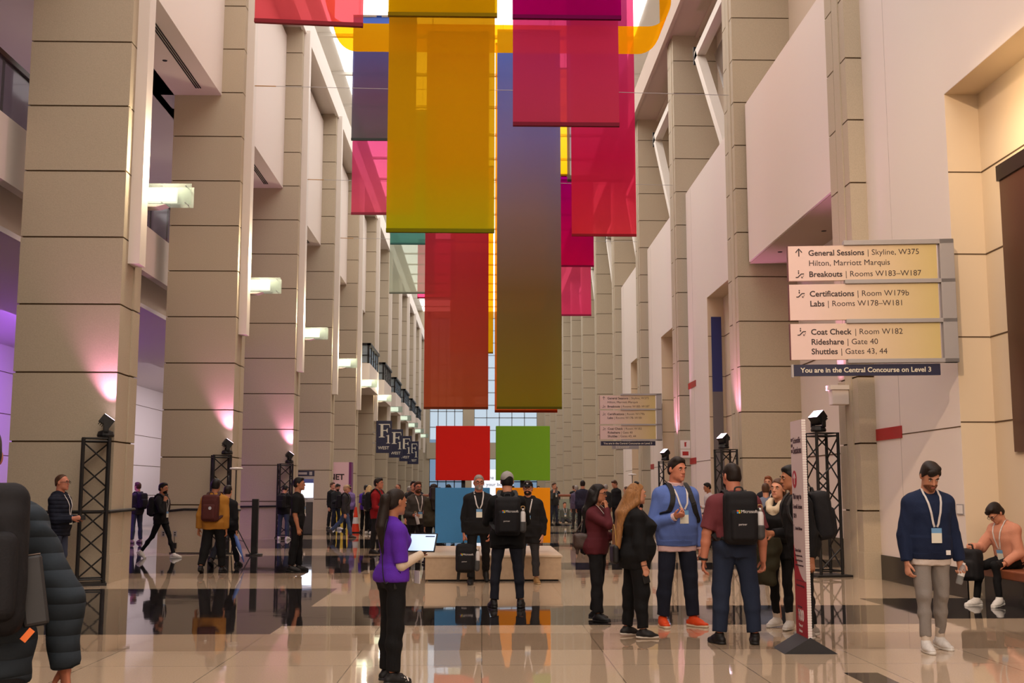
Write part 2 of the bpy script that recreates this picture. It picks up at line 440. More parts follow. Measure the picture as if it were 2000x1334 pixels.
# red plates on the joint lines
for (k, y0, y1, z) in ((2, 18.72, 20.06, 2.44), (4, 36.8, 38.15, 4.93), (4, 37.0, 38.1, 2.44), (5, 46.2, 47.1, 2.44)):
    q = MB().box(XW - .015, XW + .01, y0, y1, z - .06, z + .14).build('trim_plate', RED); tag(q, None, None, 'red plates on the right wall', 'structure')
# clerestory braces: horizontal head beam and one long diagonal per bay
BR = M('brace_paint', sr(226, 216, 204), .5)
GLZ = M('dark_glazing', sr(120, 104, 92), .25)
for k in range(3, 9):
    yn, yf = YR[k] + 1.06, YR[k + 1]
    ynode = yf - 2.1
    mb = MB()
    def bar(a, b, wx=.14, wz=.3):
        a, b = Vector(a), Vector(b); d = (b - a).normalized(); n = Vector((1, 0, 0)); u = d.cross(n)
        vs = []
        for p in (a, b):
            for sx, su in ((-1, -1), (1, -1), (1, 1), (-1, 1)): vs.append(p + n * sx * wx + u * su * wz / 2)
        mb.add(vs, [(3, 2, 1, 0), (4, 5, 6, 7), (0, 1, 5, 4), (1, 2, 6, 5), (2, 3, 7, 6), (3, 0, 4, 7)])
    bar((7.1, ynode + .08, 15.75), (7.1, yn - .2, 15.95)); bar((7.1, ynode, 15.8), (7.1, ynode - 3.9, 11.5))
    o = struct('trim_brace', mb, BR, 'white clerestory brace between right pillars', 'white braces above the right wall')
    g = MB(); g.prism([(ynode - .5, 15.6), (yn, 15.7), (yn, 11.6), (ynode - 3.6, 11.6)], 'x', 7.5, 7.55); g.build('glazing', GLZ, o)
    b = MB().box(6.95, 7.25, ynode + .12, ynode + .2, 15.5, 16.1); b.build('bracket', BLACK, o)

# ---- end wall: stone piers, big gridded windows, doors with header
WF = M('window_mullion', sr(150, 165, 180), .5)
mb = MB()
Y = END
mb.box(-9, -5.7, Y, Y + .4, 0, 22); mb.box(-2.1, -.9, Y - .5, Y + .4, 0, 22); mb.box(5.9, 9, Y, Y + .4, 0, 22)
mb.box(-6, 6, Y - .2, Y + .4, 4.9, 6.6); mb.box(-6, 6, Y, Y + .4, 20.2, 22)
struct('wall_end', mb, STONE, 'stone piers and beam of the far end wall')
for n, (x0, x1, z0, z1, nx, nz) in enumerate(((-5.7, -2.1, 6.6, 20.2, 4, 8), (-.9, 5.9, 6.6, 20.2, 5, 10), (-5.7, -2.1, 0, 4.9, 4, 2), (-.9, 5.9, 0, 4.9, 5, 2))):
    o = bpy.data.objects.new(f'window_{n + 1}', None); COL.objects.link(o); o.location = ((x0 + x1) / 2, Y + .2, z0); tag(o, None, None, None, 'structure')
    f = MB(); w = x1 - x0; h = z1 - z0
    for i in range(nx + 1): f.box(-w / 2 + w * i / nx - .05, -w / 2 + w * i / nx + .05, -.08, .08, 0, h)
    for j in range(nz + 1): f.box(-w / 2, w / 2, -.08, .08, h * j / nz - .05, h * j / nz + .05)
    f.build('frame', WF if n < 2 else DARKM, o)
    MB().box(-w / 2, w / 2, -.01, .01, 0, h).build('pane', MG('window_glass', (.93, .97, 1), .95, .05), o)
struct('wall_back', MB().box(-15, 9, NEAR - .3, NEAR, 0, 21), PLASTER, 'back wall of the hall behind the viewer')
# buildings beyond the glass
mb = MB(); mb.box(-20, -3, 170, 180, 0, 9); mb.box(5, 22, 175, 185, 0, 7)
tag(mb.build('distant_building', M('distant_building', sr(150, 170, 190), .8)), 'pale blue buildings outside beyond the far end windows', 'building', None)

# ================================================================ HANGING FABRIC BANNERS
def banner(name_label, x0, y, zb, zt, stops, group, clear=.5, w=1.71, tilt=0.):
    o = thing('fabric_banner', name_label, 'banner', (x0 + w / 2, y, zb), 0, group)
    mb = MB(); nx, nz = 10, 24; h = zt - zb
    ph = random.uniform(0, 6)
    for j in range(nz + 1):
        for i in range(nx + 1):
            u = i / nx; t = j / nz
            mb.v.append((-w / 2 + w * u, .018 * math.sin(5 * u + ph + 1.5 * t) + .012 * math.sin(11 * u + 2 * ph), h * t + (tilt * (u - .5) if j == 0 else 0)))
    n = nx + 1
    for j in range(nz):
        for i in range(nx): mb.f.append((j * n + i, j * n + i + 1, (j + 1) * n + i + 1, (j + 1) * n + i)); mb.m.append(0)
    c = MB_fabric('dyed_' + name_label.replace(' ', '_')[:40], stops, 0, h, clear)
    mb.build('fabric', c, o, smooth=True)
    col = stops[0][1]
    MB().box(-w / 2, w / 2, -.035, .035, -.015 , .045).build('hem_bar', M('hem_' + name_label[:30], tuple(v * .32 for v in col), .9, spec=.1), o, rot=(0, math.atan2(-tilt, w), 0))
    MB().box(-w / 2, w / 2, -.02, .02, h - .04, h + .02).build('top_bar', M('banner_rail', sr(150, 140, 130), .5), o)
    k = MB()
    for sx in (-.7, .7): MB().tube([(sx, 0, h), (sx, 0, 20.97 - zb)], .004, 5).build('hanging_wire', DARKM, o)
    return o
G1, G2, G3 = 'banners of the nearest row', 'banners of the second row', 'banners of the third row'
c = sr
banner('yellow banner, olive at its foot, long middle one of the nearest row', -1.53, 17.75, 5.57, 14.6, [(0, c(188, 182, 24)), (.12, c(206, 158, 16)), (.5, c(206, 146, 16)), (1, c(220, 166, 70))], G1, 0.15)
banner('short gold banner overlapping the top of the yellow one', -1.5, 17.2, 8.9, 14.6, [(0, c(212, 172, 10)), (1, c(205, 150, 10))], G1, 0.2)
banner('magenta banner in front of the long blue and olive one', .47, 17.75, 7.32, 14.6, [(0, c(198, 64, 92)), (.4, c(206, 46, 120)), (1, c(196, 50, 130))], G1, 0.2)
banner('short purple banner overlapping the top of the magenta one', .45, 17.2, 8.88, 14.6, [(0, c(176, 6, 118)), (1, c(150, 0, 150))], G1, 0.25)
banner('short rose red banner at the left end of the nearest row', -3.62, 17.4, 8.83, 14.6, [(0, c(224, 84, 96)), (1, c(224, 100, 90))], G1, 0.35, tilt=-.06)
banner('crimson banner hanging low, rust red at its foot', -1.56, 30.4, 3.67, 14.1, [(0, c(176, 84, 50)), (.35, c(168, 52, 60)), (.72, c(194, 42, 86)), (1, c(206, 46, 104))], G2, 0.12)
banner('long banner fading from blue through brown to olive', .37, 30.0, 3.65, 14.0, [(0, c(146, 142, 44)), (.3, c(122, 112, 80)), (.5, c(134, 128, 140)), (.7, c(122, 126, 196)), (1, c(74, 112, 214))], G2, 0.08)
banner('orange banner half hidden behind the long blue and olive one', .33, 31.2, 3.64, 14.1, [(0, c(225, 80, 30)), (.3, c(240, 130, 20)), (1, c(250, 150, 20))], G2, 0.35)
banner('hot pink banner on the right of the second row', 2.34, 29.6, 8.19, 15.4, [(0, c(238, 66, 84)), (.3, c(232, 40, 96)), (1, c(214, 80, 130))], G2, 0.28)
banner('grey violet banner behind the hot pink one', 2.32, 30.8, 10.0, 15.4, [(0, c(140, 140, 122)), (.5, c(150, 110, 150)), (1, c(120, 100, 190))], G2, 0.3)
banner('slate blue banner on the left of the second row', -3.51, 29.6, 10.75, 14.2, [(0, c(112, 124, 124)), (.35, c(110, 104, 130)), (1, c(66, 100, 188))], G2, 0.14)
banner('rose pink banner below the slate blue one', -3.57, 30.4, 8.93, 14.1, [(0, c(226, 92, 120)), (.4, c(220, 80, 136)), (1, c(222, 90, 90))], G2, 0.28)
banner('teal banner on the left of the third row', -3.51, 42.6, 10.75, 16.0, [(0, c(96, 160, 150)), (1, c(70, 140, 180))], G3, 0.25)
banner('pale grey green banner below the teal one', -3.57, 43.2, 8.97, 16.0, [(0, c(186, 196, 176)), (1, c(176, 190, 190))], G3, 0.3)
banner('deep crimson banner on the right of the third row', 2.47, 42.4, 9.89, 13.4, [(0, c(200, 20, 90)), (.6, c(160, 6, 100)), (1, c(140, 0, 120))], G3, 0.2)
banner('bright pink banner below the deep crimson one', 2.41, 43.0, 8.11, 13.4, [(0, c(246, 70, 124)), (1, c(246, 110, 150))], G3, 0.4)
banner('amber banner high up between the blue and the magenta ones', 1.55, 42.0, 13.3, 17.5, [(0, c(252, 186, 6)), (1, c(250, 210, 60))], G3, 0.3)
banner('orange banner behind the gap between the crimson and the blue ones', -1.3, 45.0, 6.9, 14.5, [(0, c(240, 170, 10)), (1, c(250, 150, 10))], G3, 0.35)
banner('small far pink banner behind the pale grey green one', -2.95, 51.0, 10.1, 12.8, [(0, c(240, 60, 110)), (1, c(240, 90, 130))], 'farthest banners', .5)
banner('far pale mint banner seen in the gap beside the crimson one', -1.55, 54.8, 6.0, 13, [(0, c(206, 216, 196)), (1, c(230, 190, 40))], 'farthest banners', .5)
# draped swag: one wide cloth, flat foot and ends curling up
def swag(label, x0, x1, y, zb, depth, col, zt):
    o = thing('draped_swag', label, 'banner', ((x0 + x1) / 2, y, zb), 0, None)
    w = (x1 - x0) / 2; r = .55; prof = [(-w, zt - zb), (-w, r * 1.6)]
    for a in range(0, 91, 10): prof.append((-w + r - r * math.cos(R(a)), r * 1.2 * (1 - math.sin(R(a)))))
    for a in range(90, -1, -10): prof.append((w - r + r * math.cos(R(a)), r * 1.2 * (1 - math.sin(R(a)))))
    prof += [(w, r * 1.6), (w, zt - zb)]
    mb = MB(); m = 8
    for (px, pz) in prof:
        for j in range(m + 1): mb.v.append((px, depth * j / m, pz + .01 * math.sin(j * 2 + px)))
    for i in range(len(prof) - 1):
        for j in range(m): a = i * (m + 1) + j; mb.f.append((a, a + 1, a + m + 2, a + m + 1)); mb.m.append(0)
    mb.build('fabric', MB_fabric('dyed_' + label[:30], [(0, col), (1, col)], 0, zt - zb, .42), o, smooth=True)
    k = MB()
    for sx in (-w, w): MB().tube([(sx, 0, zt - zb), (sx, 0, 20.97 - zb)], .005, 5).build('hanging_wire', DARKM, o)
swag('wide orange cloth draped in a swag behind the nearest banners', -3.62, 4.3, 25.0, 12.05, 1.7, sr(252, 176, 14), 15.0)

# cross cables between the pillars
for k in (3, 4, 5):
    y = YL[k] + .45
    o = thing('cross_cable', f'thin steel cable strung across the hall from pillar to pillar, number {k - 2} from the viewer'.replace('number 1', 'first').replace('number 2', 'second').replace('number 3', 'third'), 'cable', (0, y, 12.05), 0, 'steel cross cables')
    MB().tube([(-6.0, 0, 0), (-2, 0, -.06), (2, 0, -.06), (6.6, .4, 0)], .008, 6).build('wire', GREYM, o)
    MB().tube([(-6.0, 0, 0), (-5.45, 0, -.009)], .013, 8).build('turnbuckle', M('brass', sr(176, 130, 70), .35, .8), o)

# ================================================================ WALL SCONCES on the left pillars
FROST = M('frosted_lit_glass', (.95, .95, .9), .5, emit=(1.0, .95, .80), estr=1.5)
CLEARG = MG('clear_plate_glass', (.88, .96, .92), .7)
ords = ['nearest', 'second', 'third', 'fourth', 'fifth', 'sixth', 'seventh', 'eighth', 'ninth', 'tenth', 'eleventh']
for i, k in enumerate(range(2, 13)):
    y = YL[k] + .78
    o = thing('wall_sconce', f'lit glass wall sconce on the {ords[i]} pillar of the left row', 'wall lamp', (-6.18, y, 6.55), 0, 'glass wall sconces of the left row')
    b = MB().box(0, .34, -.14, .14, 0, .05); b.box(0, .05, -.12, .12, .0, .22); b.prism([(.34, 0), (.34, .05), (.50, .05)], 'y', -.14, .14)
    bevel(b.build('bracket', FIN, o), .006)
    for yy, dx in ((-.13, .02), (.13, .0)):
        g = MB().box(.02 + dx, .93 + dx, yy - .006, yy + .006, .05, .43); g.build('glass_panel', CLEARG, o)
    g = MB().box(.08, .66, -.05, .05, .11, .38); bevel(g.build('diffuser', FROST, o), .015)
    for xx in (.42, .84):
        for zz in (.09, .40): MB().tube([(xx, -.15, zz), (xx, .15, zz)], .008, 8).build('pin', GREYM, o)
    if i < 6: point('sconce_lamp', (-5.62, y - .26, 7.35), 150, (1.0, .84, .58), .08)
# unlit sconce on the first right pillar
o = thing('wall_sconce', 'unlit white wall sconce on the nearest right pillar, above the truss lamp', 'wall lamp', (6.58, 20.5, 3.05), 0)
MB().box(-.34, 0, -.14, .14, .27, .35).build('shade_top', FIN, o); bevel(MB().box(-.30, .0, -.11, .11, 0, .27).build('shade', PLASTER, o), .01)

# ================================================================ TRUSS TOWERS and wash lamps
def truss(x, y, rz, h, label, s=.4, base=False):
    o = thing('truss_tower', label, 'truss', (x, y, 0), rz, 'black truss towers')
    a = s / 2; cs = [(-a, -a), (a, -a), (a, a), (-a, a)]
    for cx, cy in cs: MB().tube([(cx, cy, .04), (cx, cy, h)], .029, 10).build('chord', BLACK, o)
    for f in range(4):
        (x0, y0), (x1, y1) = cs[f], cs[(f + 1) % 4]; mb = MB(); n = 6; st = (h - .2) / n
        for j in range(n):
            p, q = ((x0, y0), (x1, y1)) if j % 2 == 0 else ((x1, y1), (x0, y0))
            mb.tube([(*p, .12 + st * j), (*q, .12 + st * (j + 1))], .0145, 6)
        mb.tube([(x0, y0, .1), (x1, y1, .1)], .014, 6); mb.tube([(x0, y0, h - .06), (x1, y1, h - .06)], .014, 6)
        mb.build('lattice', BLACK, o)
    if base: MB().box(-a - .13, a + .13, -a - .13, a + .13, 0, .035).build('base_plate', BLACK, o)
    else: MB().box(-a - .05, a + .05, -a - .05, a + .05, 0, .04).build('base_plate', BLACK, o)
    MB().box(-a, a, -a, a, h - .02, h).build('top_plate', BLACK, o)
    return o
PINKLENS = M('pink_led_face', (1, .9, 1), .3, emit=(1.0, .72, .94), estr=7.)
def wash(x, y, z, rz, tilt, label, target, power):
    o = thing('wash_lamp', label, 'stage light', (x, y, z), rz, 'pink wash lamps on the truss towers')
    MB().lathe([(.13, 0), (.14, .03), (.12, .09), (.07, .11)], 16).build('base', BLACK, o)
    y_ = MB().box(-.16, -.135, -.04, .04, .08, .30); y_.box(.135, .16, -.04, .04, .08, .30); y_.box(-.16, .16, -.04, .04, .08, .105); y_.build('yoke', BLACK, o)
    hd = MB().box(-.125, .125, -.09, .06, -.10, .11)
    for j in range(6): hd.box(-.12, .12, .06, .10, -.09 + .033 * j, -.078 + .033 * j)
    h = bevel(hd.build('housing', BLACK, o, loc=(0, 0, .25), rot=(tilt, 0, 0)), .012)
    MB().box(-.115, .115, -.095, -.091, -.09, .10).build('lens', PINKLENS, h)
    if power:
        d = Vector(target) - Vector((x, y, z + .25)); d.normalize(); s0 = Vector((x, y, z + .25)) + d * .16
        spot('wash_beam', s0, target, power, (1.0, .36, .72), R(74), .9)
PK = (1, .4, .7)
lt = [(2, 'nearest'), (3, 'second'), (4, 'third')]
for k, n in lt:
    truss(-6.36, YL[k] - .42, R(20), 2.38, f'black lattice truss tower in front of the {n} left pillar')
    yy = YL[k] - .27
    wash(-6.26, yy, 2.40, R(110), R(-55), f'pink wash lamp on the truss tower at the {n} left pillar', (-6.27, YL[k] + .06, 4.4), 210)
for i, (x, y, h, n, b) in enumerate(((6.16, 20.75, 2.56, 'nearest', True), (6.2, 29.2, 2.56, 'second', False), (6.2, 38.6, 2.5, 'third', False))):
    truss(x, y, R(12), h, f'black lattice truss tower beside the {n} right pillar', .42, b)
    wash(x - .05, y, h + .02, R(-65), R(-50), f'pink wash lamp on the truss tower at the {n} right pillar', (x + .5, y + .35, h + 7), 420)
# black webbing strung at waist height past the left pillars
o = MB().tube([(-9, 19.0, 1.17), (-6.6, 19.12, 1.17), (-6.2, 19.45, 1.17), (-6.17, 19.9, 1.18), (-6.14, 20.62, 1.19)], .028, 8).build('webbing', BLACK); tag(o, 'black webbing around the nearest left pillar at waist height', 'strap', 'black webbing straps')
o = MB().tube([(-7.9, 28.66, 1.0), (-7.3, 28.6, 1.06), (-6.2, 28.62, 1.05), (-6.17, 29.7, 1.03)], .03, 8).build('webbing', BLACK); tag(o, 'black webbing around the second left pillar at waist height', 'strap', 'black webbing straps')
o = MB().tube([(-7.9, 37.8, 1.0), (-6.2, 37.78, 1.02), (-6.15, 38.8, 1.02)], .03, 8).build('webbing', BLACK); tag(o, 'black webbing around the third left pillar at waist height', 'strap', 'black webbing straps')
o = MB().tube([(-7.6, 28.5, .015), (-7.0, 28.45, .015), (-6.5, 28.4, .015), (-5.9, 28.3, .015)], .015, 6).build('floor_cable', BLACK); tag(o, 'black cable on the floor at the second left pillar', 'cable')
for x, n in ((-7.8, 'left'), (-7.52, 'right')):
    o = MB().box(-.045, .045, -.012, 0, -.07, .07).build('wall_outlet', GREYM, loc=(x, YL[3] - .021, .47)); o2 = MB().box(-.02, .02, -.016, -.01, -.04, -.01)
    o2.add(*([(p[0], p[1], p[2] + .05) for p in o2.v], [tuple(f) for f in o2.f])); o2.build('socket', BLACK, o); tag(o, f'grey wall outlet low on the second left pillar, the one on the {n}', 'outlet', 'outlets on the second left pillar')
o = MB().box(-.05, .05, -.06, 0, 0, .13).build('power_adapter', BLACK, loc=(-7.52, YL[3] - .03, .12)); MB().tube([(0, -.03, .13), (0, -.03, .30)], .006, 6).build('cord', BLACK, o); tag(o, 'black power adapter hanging below the right outlet of the second left pillar', 'adapter')

# ================================================================ FOUR-SQUARE SCULPTURE on its plinth
OAK = M('pale_oak_veneer', sr(188, 162, 134), .5, spec=.35, bump=.05, scale=14, var=.06)
o = thing('plinth', 'low pale oak plinth under the four coloured squares', 'plinth', (.19, 21.4, 0))
bevel(MB().box(-1.15, 1.15, -1.7, 1.7, .03, .40).build('body', OAK, o), .006); MB().box(-1.17, 1.17, -1.72, 1.72, .40, .43).build('top', M('oak_top', sr(204, 182, 156), .45, var=.05, scale=12), o)
MB().box(-1.1, 1.1, -1.65, 1.65, 0, .03).build('toe_kick', BLACK, o)
o = thing('sculpture', 'tall sculpture of four flat squares, red, green, blue and amber', 'sculpture', (.19, 20.9, .43))
def tile(x0, z0, col, n, s=.98):
    q = MB().box(x0, x0 + s, -.1, .1, z0, z0 + s).build('square', M(n, col, .75, spec=.2, bump=.15, scale=120, var=.05), o); bevel(q, .008); return q
G = .105
tile(-.98 - G / 2, 1.27, sr(206, 26, 18), 'red_felt'); tile(G / 2, 1.27, sr(108, 158, 34), 'green_felt')
tile(-.98 - G / 2, .16, sr(70, 136, 192), 'blue_felt'); tile(G / 2, .16, sr(238, 150, 10), 'amber_felt')
for sx in (-.535, .535):
    MB().box(sx - .035, sx + .035, .101, .16, 0, 2.0).build('support_post', DARKM, o)

# ================================================================ BLADE SIGNS on the right wall
def mat_grad(key, c0, c1, x0, x1):
    m, nt, b = _nodes(key); L = nt.links.new; tc = nt.nodes.new('ShaderNodeTexCoord'); sx = nt.nodes.new('ShaderNodeSeparateXYZ'); L(tc.outputs['Object'], sx.inputs[0])
    mr = nt.nodes.new('ShaderNodeMapRange'); mr.inputs['From Min'].default_value = x0; mr.inputs['From Max'].default_value = x1; L(sx.outputs['X'], mr.inputs['Value'])
    mx = nt.nodes.new('ShaderNodeMix'); mx.data_type = 'RGBA'; mx.inputs[6].default_value = (*c0, 1); mx.inputs[7].default_value = (*c1, 1); L(mr.outputs[0], mx.inputs[0]); L(mx.outputs[2], b.inputs['Base Color'])
    b.inputs['Roughness'].default_value = .55; return m
SIGNM = mat_grad('sign_print', sr(226, 198, 192), sr(206, 184, 122), .3, 2.1)
INK = M('dark_ink', sr(52, 36, 40), .6); MAROON = M('maroon_edge', sr(92, 16, 28), .5)
def icon_escalator(parent, x, z, s):
    m = MB()
    m.ribbon([(x, -.032, z), (x + .25 * s, -.032, z), (x + .68 * s, -.032, z + .42 * s), (x + 1.0 * s, -.032, z + .42 * s)], .13 * s, .002, (0, 0, 1))
    m.ribbon([(x + .36 * s, -.032, z + .42 * s), (x + .36 * s, -.032, z + .66 * s)], .13 * s, .002, (1, 0, 0))
    m.prism([(x + .36 * s + .08 * s * math.cos(t * .7), z + .80 * s + .08 * s * math.sin(t * .7)) for t in range(9)], 'y', -.033, -.03)
    m.ribbon([(x + .98 * s, -.032, z + .22 * s), (x + .72 * s, -.032, z - .04 * s)], .05 * s, .002, (1, 0, -1))
    m.ribbon([(x + .70 * s, -.032, z + .12 * s), (x + .70 * s, -.032, z - .06 * s)], .05 * s, .002, (1, 0, 0)); m.ribbon([(x + .68 * s, -.032, z - .06 * s), (x + .88 * s, -.032, z - .06 * s)], .05 * s, .002, (0, 0, 1))
    m.build('escalator_symbol', INK, parent)
def blade_sign(x, y, z, rz, label):
    o = thing('direction_sign', label, 'sign', (x, y, z), rz, 'hanging direction signs of the right wall')
    fr = MB().box(2.16, 2.36, -.06, .06, .20, 2.0); fr.box(.80, 2.36, -.06, .06, 1.93, 2.0); 
    for zz in (1.36, .78, .20): fr.box(.80, 2.36, -.06, .06, zz, zz + .06)
    fr.box(2.28, 2.36, .0, .32, 1.5, 1.6); fr.box(2.28, 2.36, .0, .32, .5, .6); fr.box(2.28, 2.50, .26, .32, .45, 1.65)
    bevel(fr.build('bracket_frame', GREYM, o), .004)
    tr = (R(90), 0, 0)
    rows = [(1.415, 1.93), (.835, 1.36), (.255, .78)]
    for (a, b_) in rows:
        p = MB().box(0, 2.12, -.03, .03, a, b_).build('sign_board', SIGNM, o); MB().box(-.012, 0, -.034, .034, a, b_).build('edge', MAROON, p)
    def two(bold, light, x0, z0, s=.117):
        t = text(bold, s, INK, o, (x0, -.032, z0), tr, bold=.0022); wd = t['w']
        text(light, s, INK, o, (x0 + wd + .008, -.032, z0), tr, bold=-.0004)
    a = rows[0][0]
    two('General Sessions', ' | Skyline, W375', .29, a + .37); text('Hilton, Marriott Marquis', .117, INK, o, (.29, -.032, a + .22), tr)
    two('Breakouts', ' | Rooms W183–W187', .29, a + .055); icon_escalator(o, .10, a + .05, .12)
    m = MB(); m.ribbon([(.155, -.032, a + .36), (.155, -.032, a + .47)], .016, .002, (1, 0, 0)); m.ribbon([(.11, -.032, a + .42), (.155, -.032, a + .475), (.20, -.032, a + .42)], .016, .002, (0, 0, 1)); m.build('arrow_symbol', INK, o)
    a = rows[1][0]; two('Certifications', ' | Room W179b', .29, a + .345); two('Labs', ' | Rooms W178–W181', .29, a + .20); icon_escalator(o, .10, a + .34, .12)
    a = rows[2][0]; two('Coat Check', ' | Room W182', .29, a + .365); two('Rideshare', ' | Gate 40', .29, a + .22); two('Shuttles', ' | Gates 43, 44', .29, a + .08); icon_escalator(o, .10, a + .36, .12)
    p = MB().box(.03, 2.10, -.02, .02, .02, .185).build('name_board', NAVY, o); MB().box(.0, .03, -.025, .025, .0, .19).build('edge', GREYM, p)
    text('You are in the Central Concourse on Level 3', .1, IVORY, o, (.13, -.023, .07), tr, bold=.002, sx=1.0)
    return o
SIGN_X = 4.47
blade_sign(SIGN_X, 16.42, 3.14, R(-6), 'large hanging direction sign near the viewer on the right wall')
blade_sign(SIGN_X + .02, 43.8, 3.2, R(-4), 'small-looking far direction sign down the hall on the right')
o = MB().box(0, 1.1, -.02, .02, 0, .19).build('elevator_sign', GREYM, loc=(5.3, 46.98, 3.2)); tag(o, 'grey elevator sign hanging below the far direction sign', 'sign')
text('Elevator', .17, IVORY, o, (.15, -.023, .04), (R(90), 0, 0)); MB().box(1.0, 1.06, -.01, .01, .18, .5).build('hanger', GREYM, o); MB().box(1.0, 1.95, -.02, .02, .44, .5).build('hanger_arm', GREYM, o)

# ================================================================ F1 WEST flag signs on the far left pillars
def serif(mb, polys, x, z, s, y=-.022):
    for p in polys: mb.prism([(x + a * s, z + b * s) for a, b in p], 'y', y - .002, y)
LF = [[(.08, .04), (.08, 0), (.52, 0), (.52, .04), (.40, .07), (.40, .93), (.20, .93), (.20, .07)], [(.05, 1), (.05, .96), (.20, .93), (.40, .93), (.84, .93), (.88, .72), (.91, .72), (.88, 1)], [(.40, .55), (.62, .55), (.70, .68), (.73, .68), (.73, .34), (.70, .34), (.62, .48), (.40, .48)]]
L1 = [[(.1, .04), (.1, 0), (.58, 0), (.58, .04), (.43, .07), (.43, 1), (.36, 1), (.10, .90), (.10, .86), (.25, .86), (.25, .07)]]
for i, k in enumerate(range(7, 11)):
    y = YL[k] - .06
    o = thing('gate_sign', f'dark blue gate sign, {("largest and nearest", "second nearest", "third", "smallest and farthest")[i]} of the four in a row', 'sign', (-5.13, y, 3.62), 0, 'dark blue gate signs of the left row')
    bevel(MB().box(-.88, 0, -.02, .02, 0, 1.82).build('sign_board', NAVY, o), .004)
    f = MB(); serif(f, LF, -.79, .88, .76); serif(f, L1, -.36, .54, .48); f.build('lettering', IVORY, o)
    text('WEST', .24, IVORY, o, (-.77, -.024, .21), (R(90), 0, 0), bold=.004, sx=1.0)
    b = MB()
    for zz in (.55, 1.15): b.box(-1.1, -.8, -.02, .02, zz, zz + .035)
    b.build('bracket_arm', GREYM, o)

# ================================================================ SMALLER THINGS STANDING IN THE HALL
# free-standing tall slim notice with gable foot
o = thing('notice_pylon', 'tall slim white and crimson notice board on a black gable foot', 'sign', (3.09, 11.19, 0), R(-91.5))
PYW = M('pylon_print', sr(224, 204, 206), .55); CRIM = M('pylon_crimson', sr(176, 30, 52), .55); INK2 = M('pylon_ink', sr(70, 44, 56), .6)
w = .225
b = MB().box(-w, w, -.018, .018, .12, 2.2).build('board', PYW, o)
cz = [(-w, .12), (w, .12), (w, .66)] + [(w - 2 * w * t, .66 + .34 * t ** 2.4) for t in [j / 12 for j in range(1, 13)]]
MB().prism(cz, 'y', -.0195, -.0185).build('crimson_field', CRIM, b)
e = MB()
for j in range(86): e.box(w - .003, w + .004, -.0195, .0195, .14 + .024 * j, .154 + .024 * j)
tag(e.build('edge_teeth', WHITEP, b), kind='stuff')
tr = (R(90), 0, 0)
text('Scientific', .085, INK2, b, (-.13, -.02, 1.98), tr); text('Sessions', .095, INK2, b, (-.13, -.02, 1.88), tr, bold=.002)
d = MB()
for j in range(9): d.box(-.21 + .025 * (j % 3), -.197 + .025 * (j % 3), -.021, -.019, 1.89 + .055 * (j // 3), 1.92 + .055 * (j // 3))
tag(d.build('dot_mark', INK2, b), kind='stuff')
MB().lathe([(.085, 0), (.085, .002)], 24).build('arrow_disc', CRIM, b, loc=(-.11, -.019, 1.63), rot=(R(90), 0, 0))
m = MB(); m.ribbon([(-.11, -.022, 1.58), (-.11, -.022, 1.68)], .016, .001, (1, 0, 0)); m.ribbon([(-.15, -.022, 1.64), (-.11, -.022, 1.685), (-.07, -.022, 1.64)], .016, .001, (0, 0, 1)); m.build('arrow_symbol', WHITEP, b)
text('This way to', .07, INK2, b, (-.2, -.02, 1.44), tr, bold=.0025); text('Scientific Sessions', .062, INK2, b, (-.2, -.02, 1.345), tr, sx=.8); text('2024', .062, INK2, b, (-.2, -.02, 1.255), tr)
text('Lakeside Ballroom', .045, INK2, b, (-.14, -.02, 1.14), tr, sx=.8)
m = MB(); m.ribbon([(-.18, -.022, 1.13), (-.18, -.022, 1.19)], .008, .001, (1, 0, 0)); m.build('small_arrow', INK2, b)
text('Scan to Read', .042, INK2, b, (-.17, -.02, .93), tr, bold=.001)
for j, s in enumerate(('the programme online,', 'plan your day and save', 'sessions you want to see')): text(s, .03, INK2, b, (-.17, -.02, .885 - .045 * j), tr)
MB().box(-.16, .2, -.021, -.019, .655, .66).build('rule', INK2, b)
text('Download the Meeting App', .032, INK2, b, (-.16, -.02, .60), tr, sx=.85)
for j, s in enumerate(('Live Streaming', 'Available on', 'any device')): text(s, .03, INK2, b, (-.14, -.02, .40 - .04 * j), tr)
text('100', .15, WHITEP, b, (-.13, -.021, .30 - .02), tr, bold=.003); text('Years of', .04, WHITEP, b, (-.1, -.021, .22), tr); text('Science', .04, WHITEP, b, (-.1, -.021, .17), tr)
MB().prism([(-.25, 0), (.25, 0), (.22, .02), (0, .15), (-.22, .02)], 'x', -.225, .24).build('foot', M('foot_black', sr(38, 38, 42), .55), o)

# recycling kiosk with bright screen at the third left pillar
o = thing('information_kiosk', 'dark recycling and information kiosk with bright screen beside the fourth left pillar', 'kiosk', (-6.3, 41.0, 0), R(8))
bevel(MB().box(-.33, .33, -.25, .25, 0, 1.12).build('bin_body', M('bin_grey', sr(52, 50, 54), .5), o), .02)
MB().box(-.34, .34, -.26, .26, 1.12, 1.2).build('bin_lid', GREYM, o); MB().lathe([(.14, 0), (.14, .012)], 20, c=(0, 0, 1.2)).build('bin_mouth', BLACK, o)
m = MB(); 
for a in (90, 210, 330):
    c0 = (math.cos(R(a)) * .08, math.sin(R(a)) * .08); t = a + 90
    m.prism([(c0[0] + math.cos(R(t + q)) * .06, .72 + c0[1] + math.sin(R(t + q)) * .06) for q in (0, 120, 240)], 'y', -.253, -.25)
m.build('recycling_mark', WHITEP, o)
MB().box(-.36, .36, .05, .14, 1.2, 2.0).build('cabinet', GREYM, o)
MB().box(-.33, .33, .04, .05, 1.27, 1.78).build('screen', M('lit_screen', (.8, .85, 1), .3, emit=(.72, .82, 1.0), estr=2.6), o)
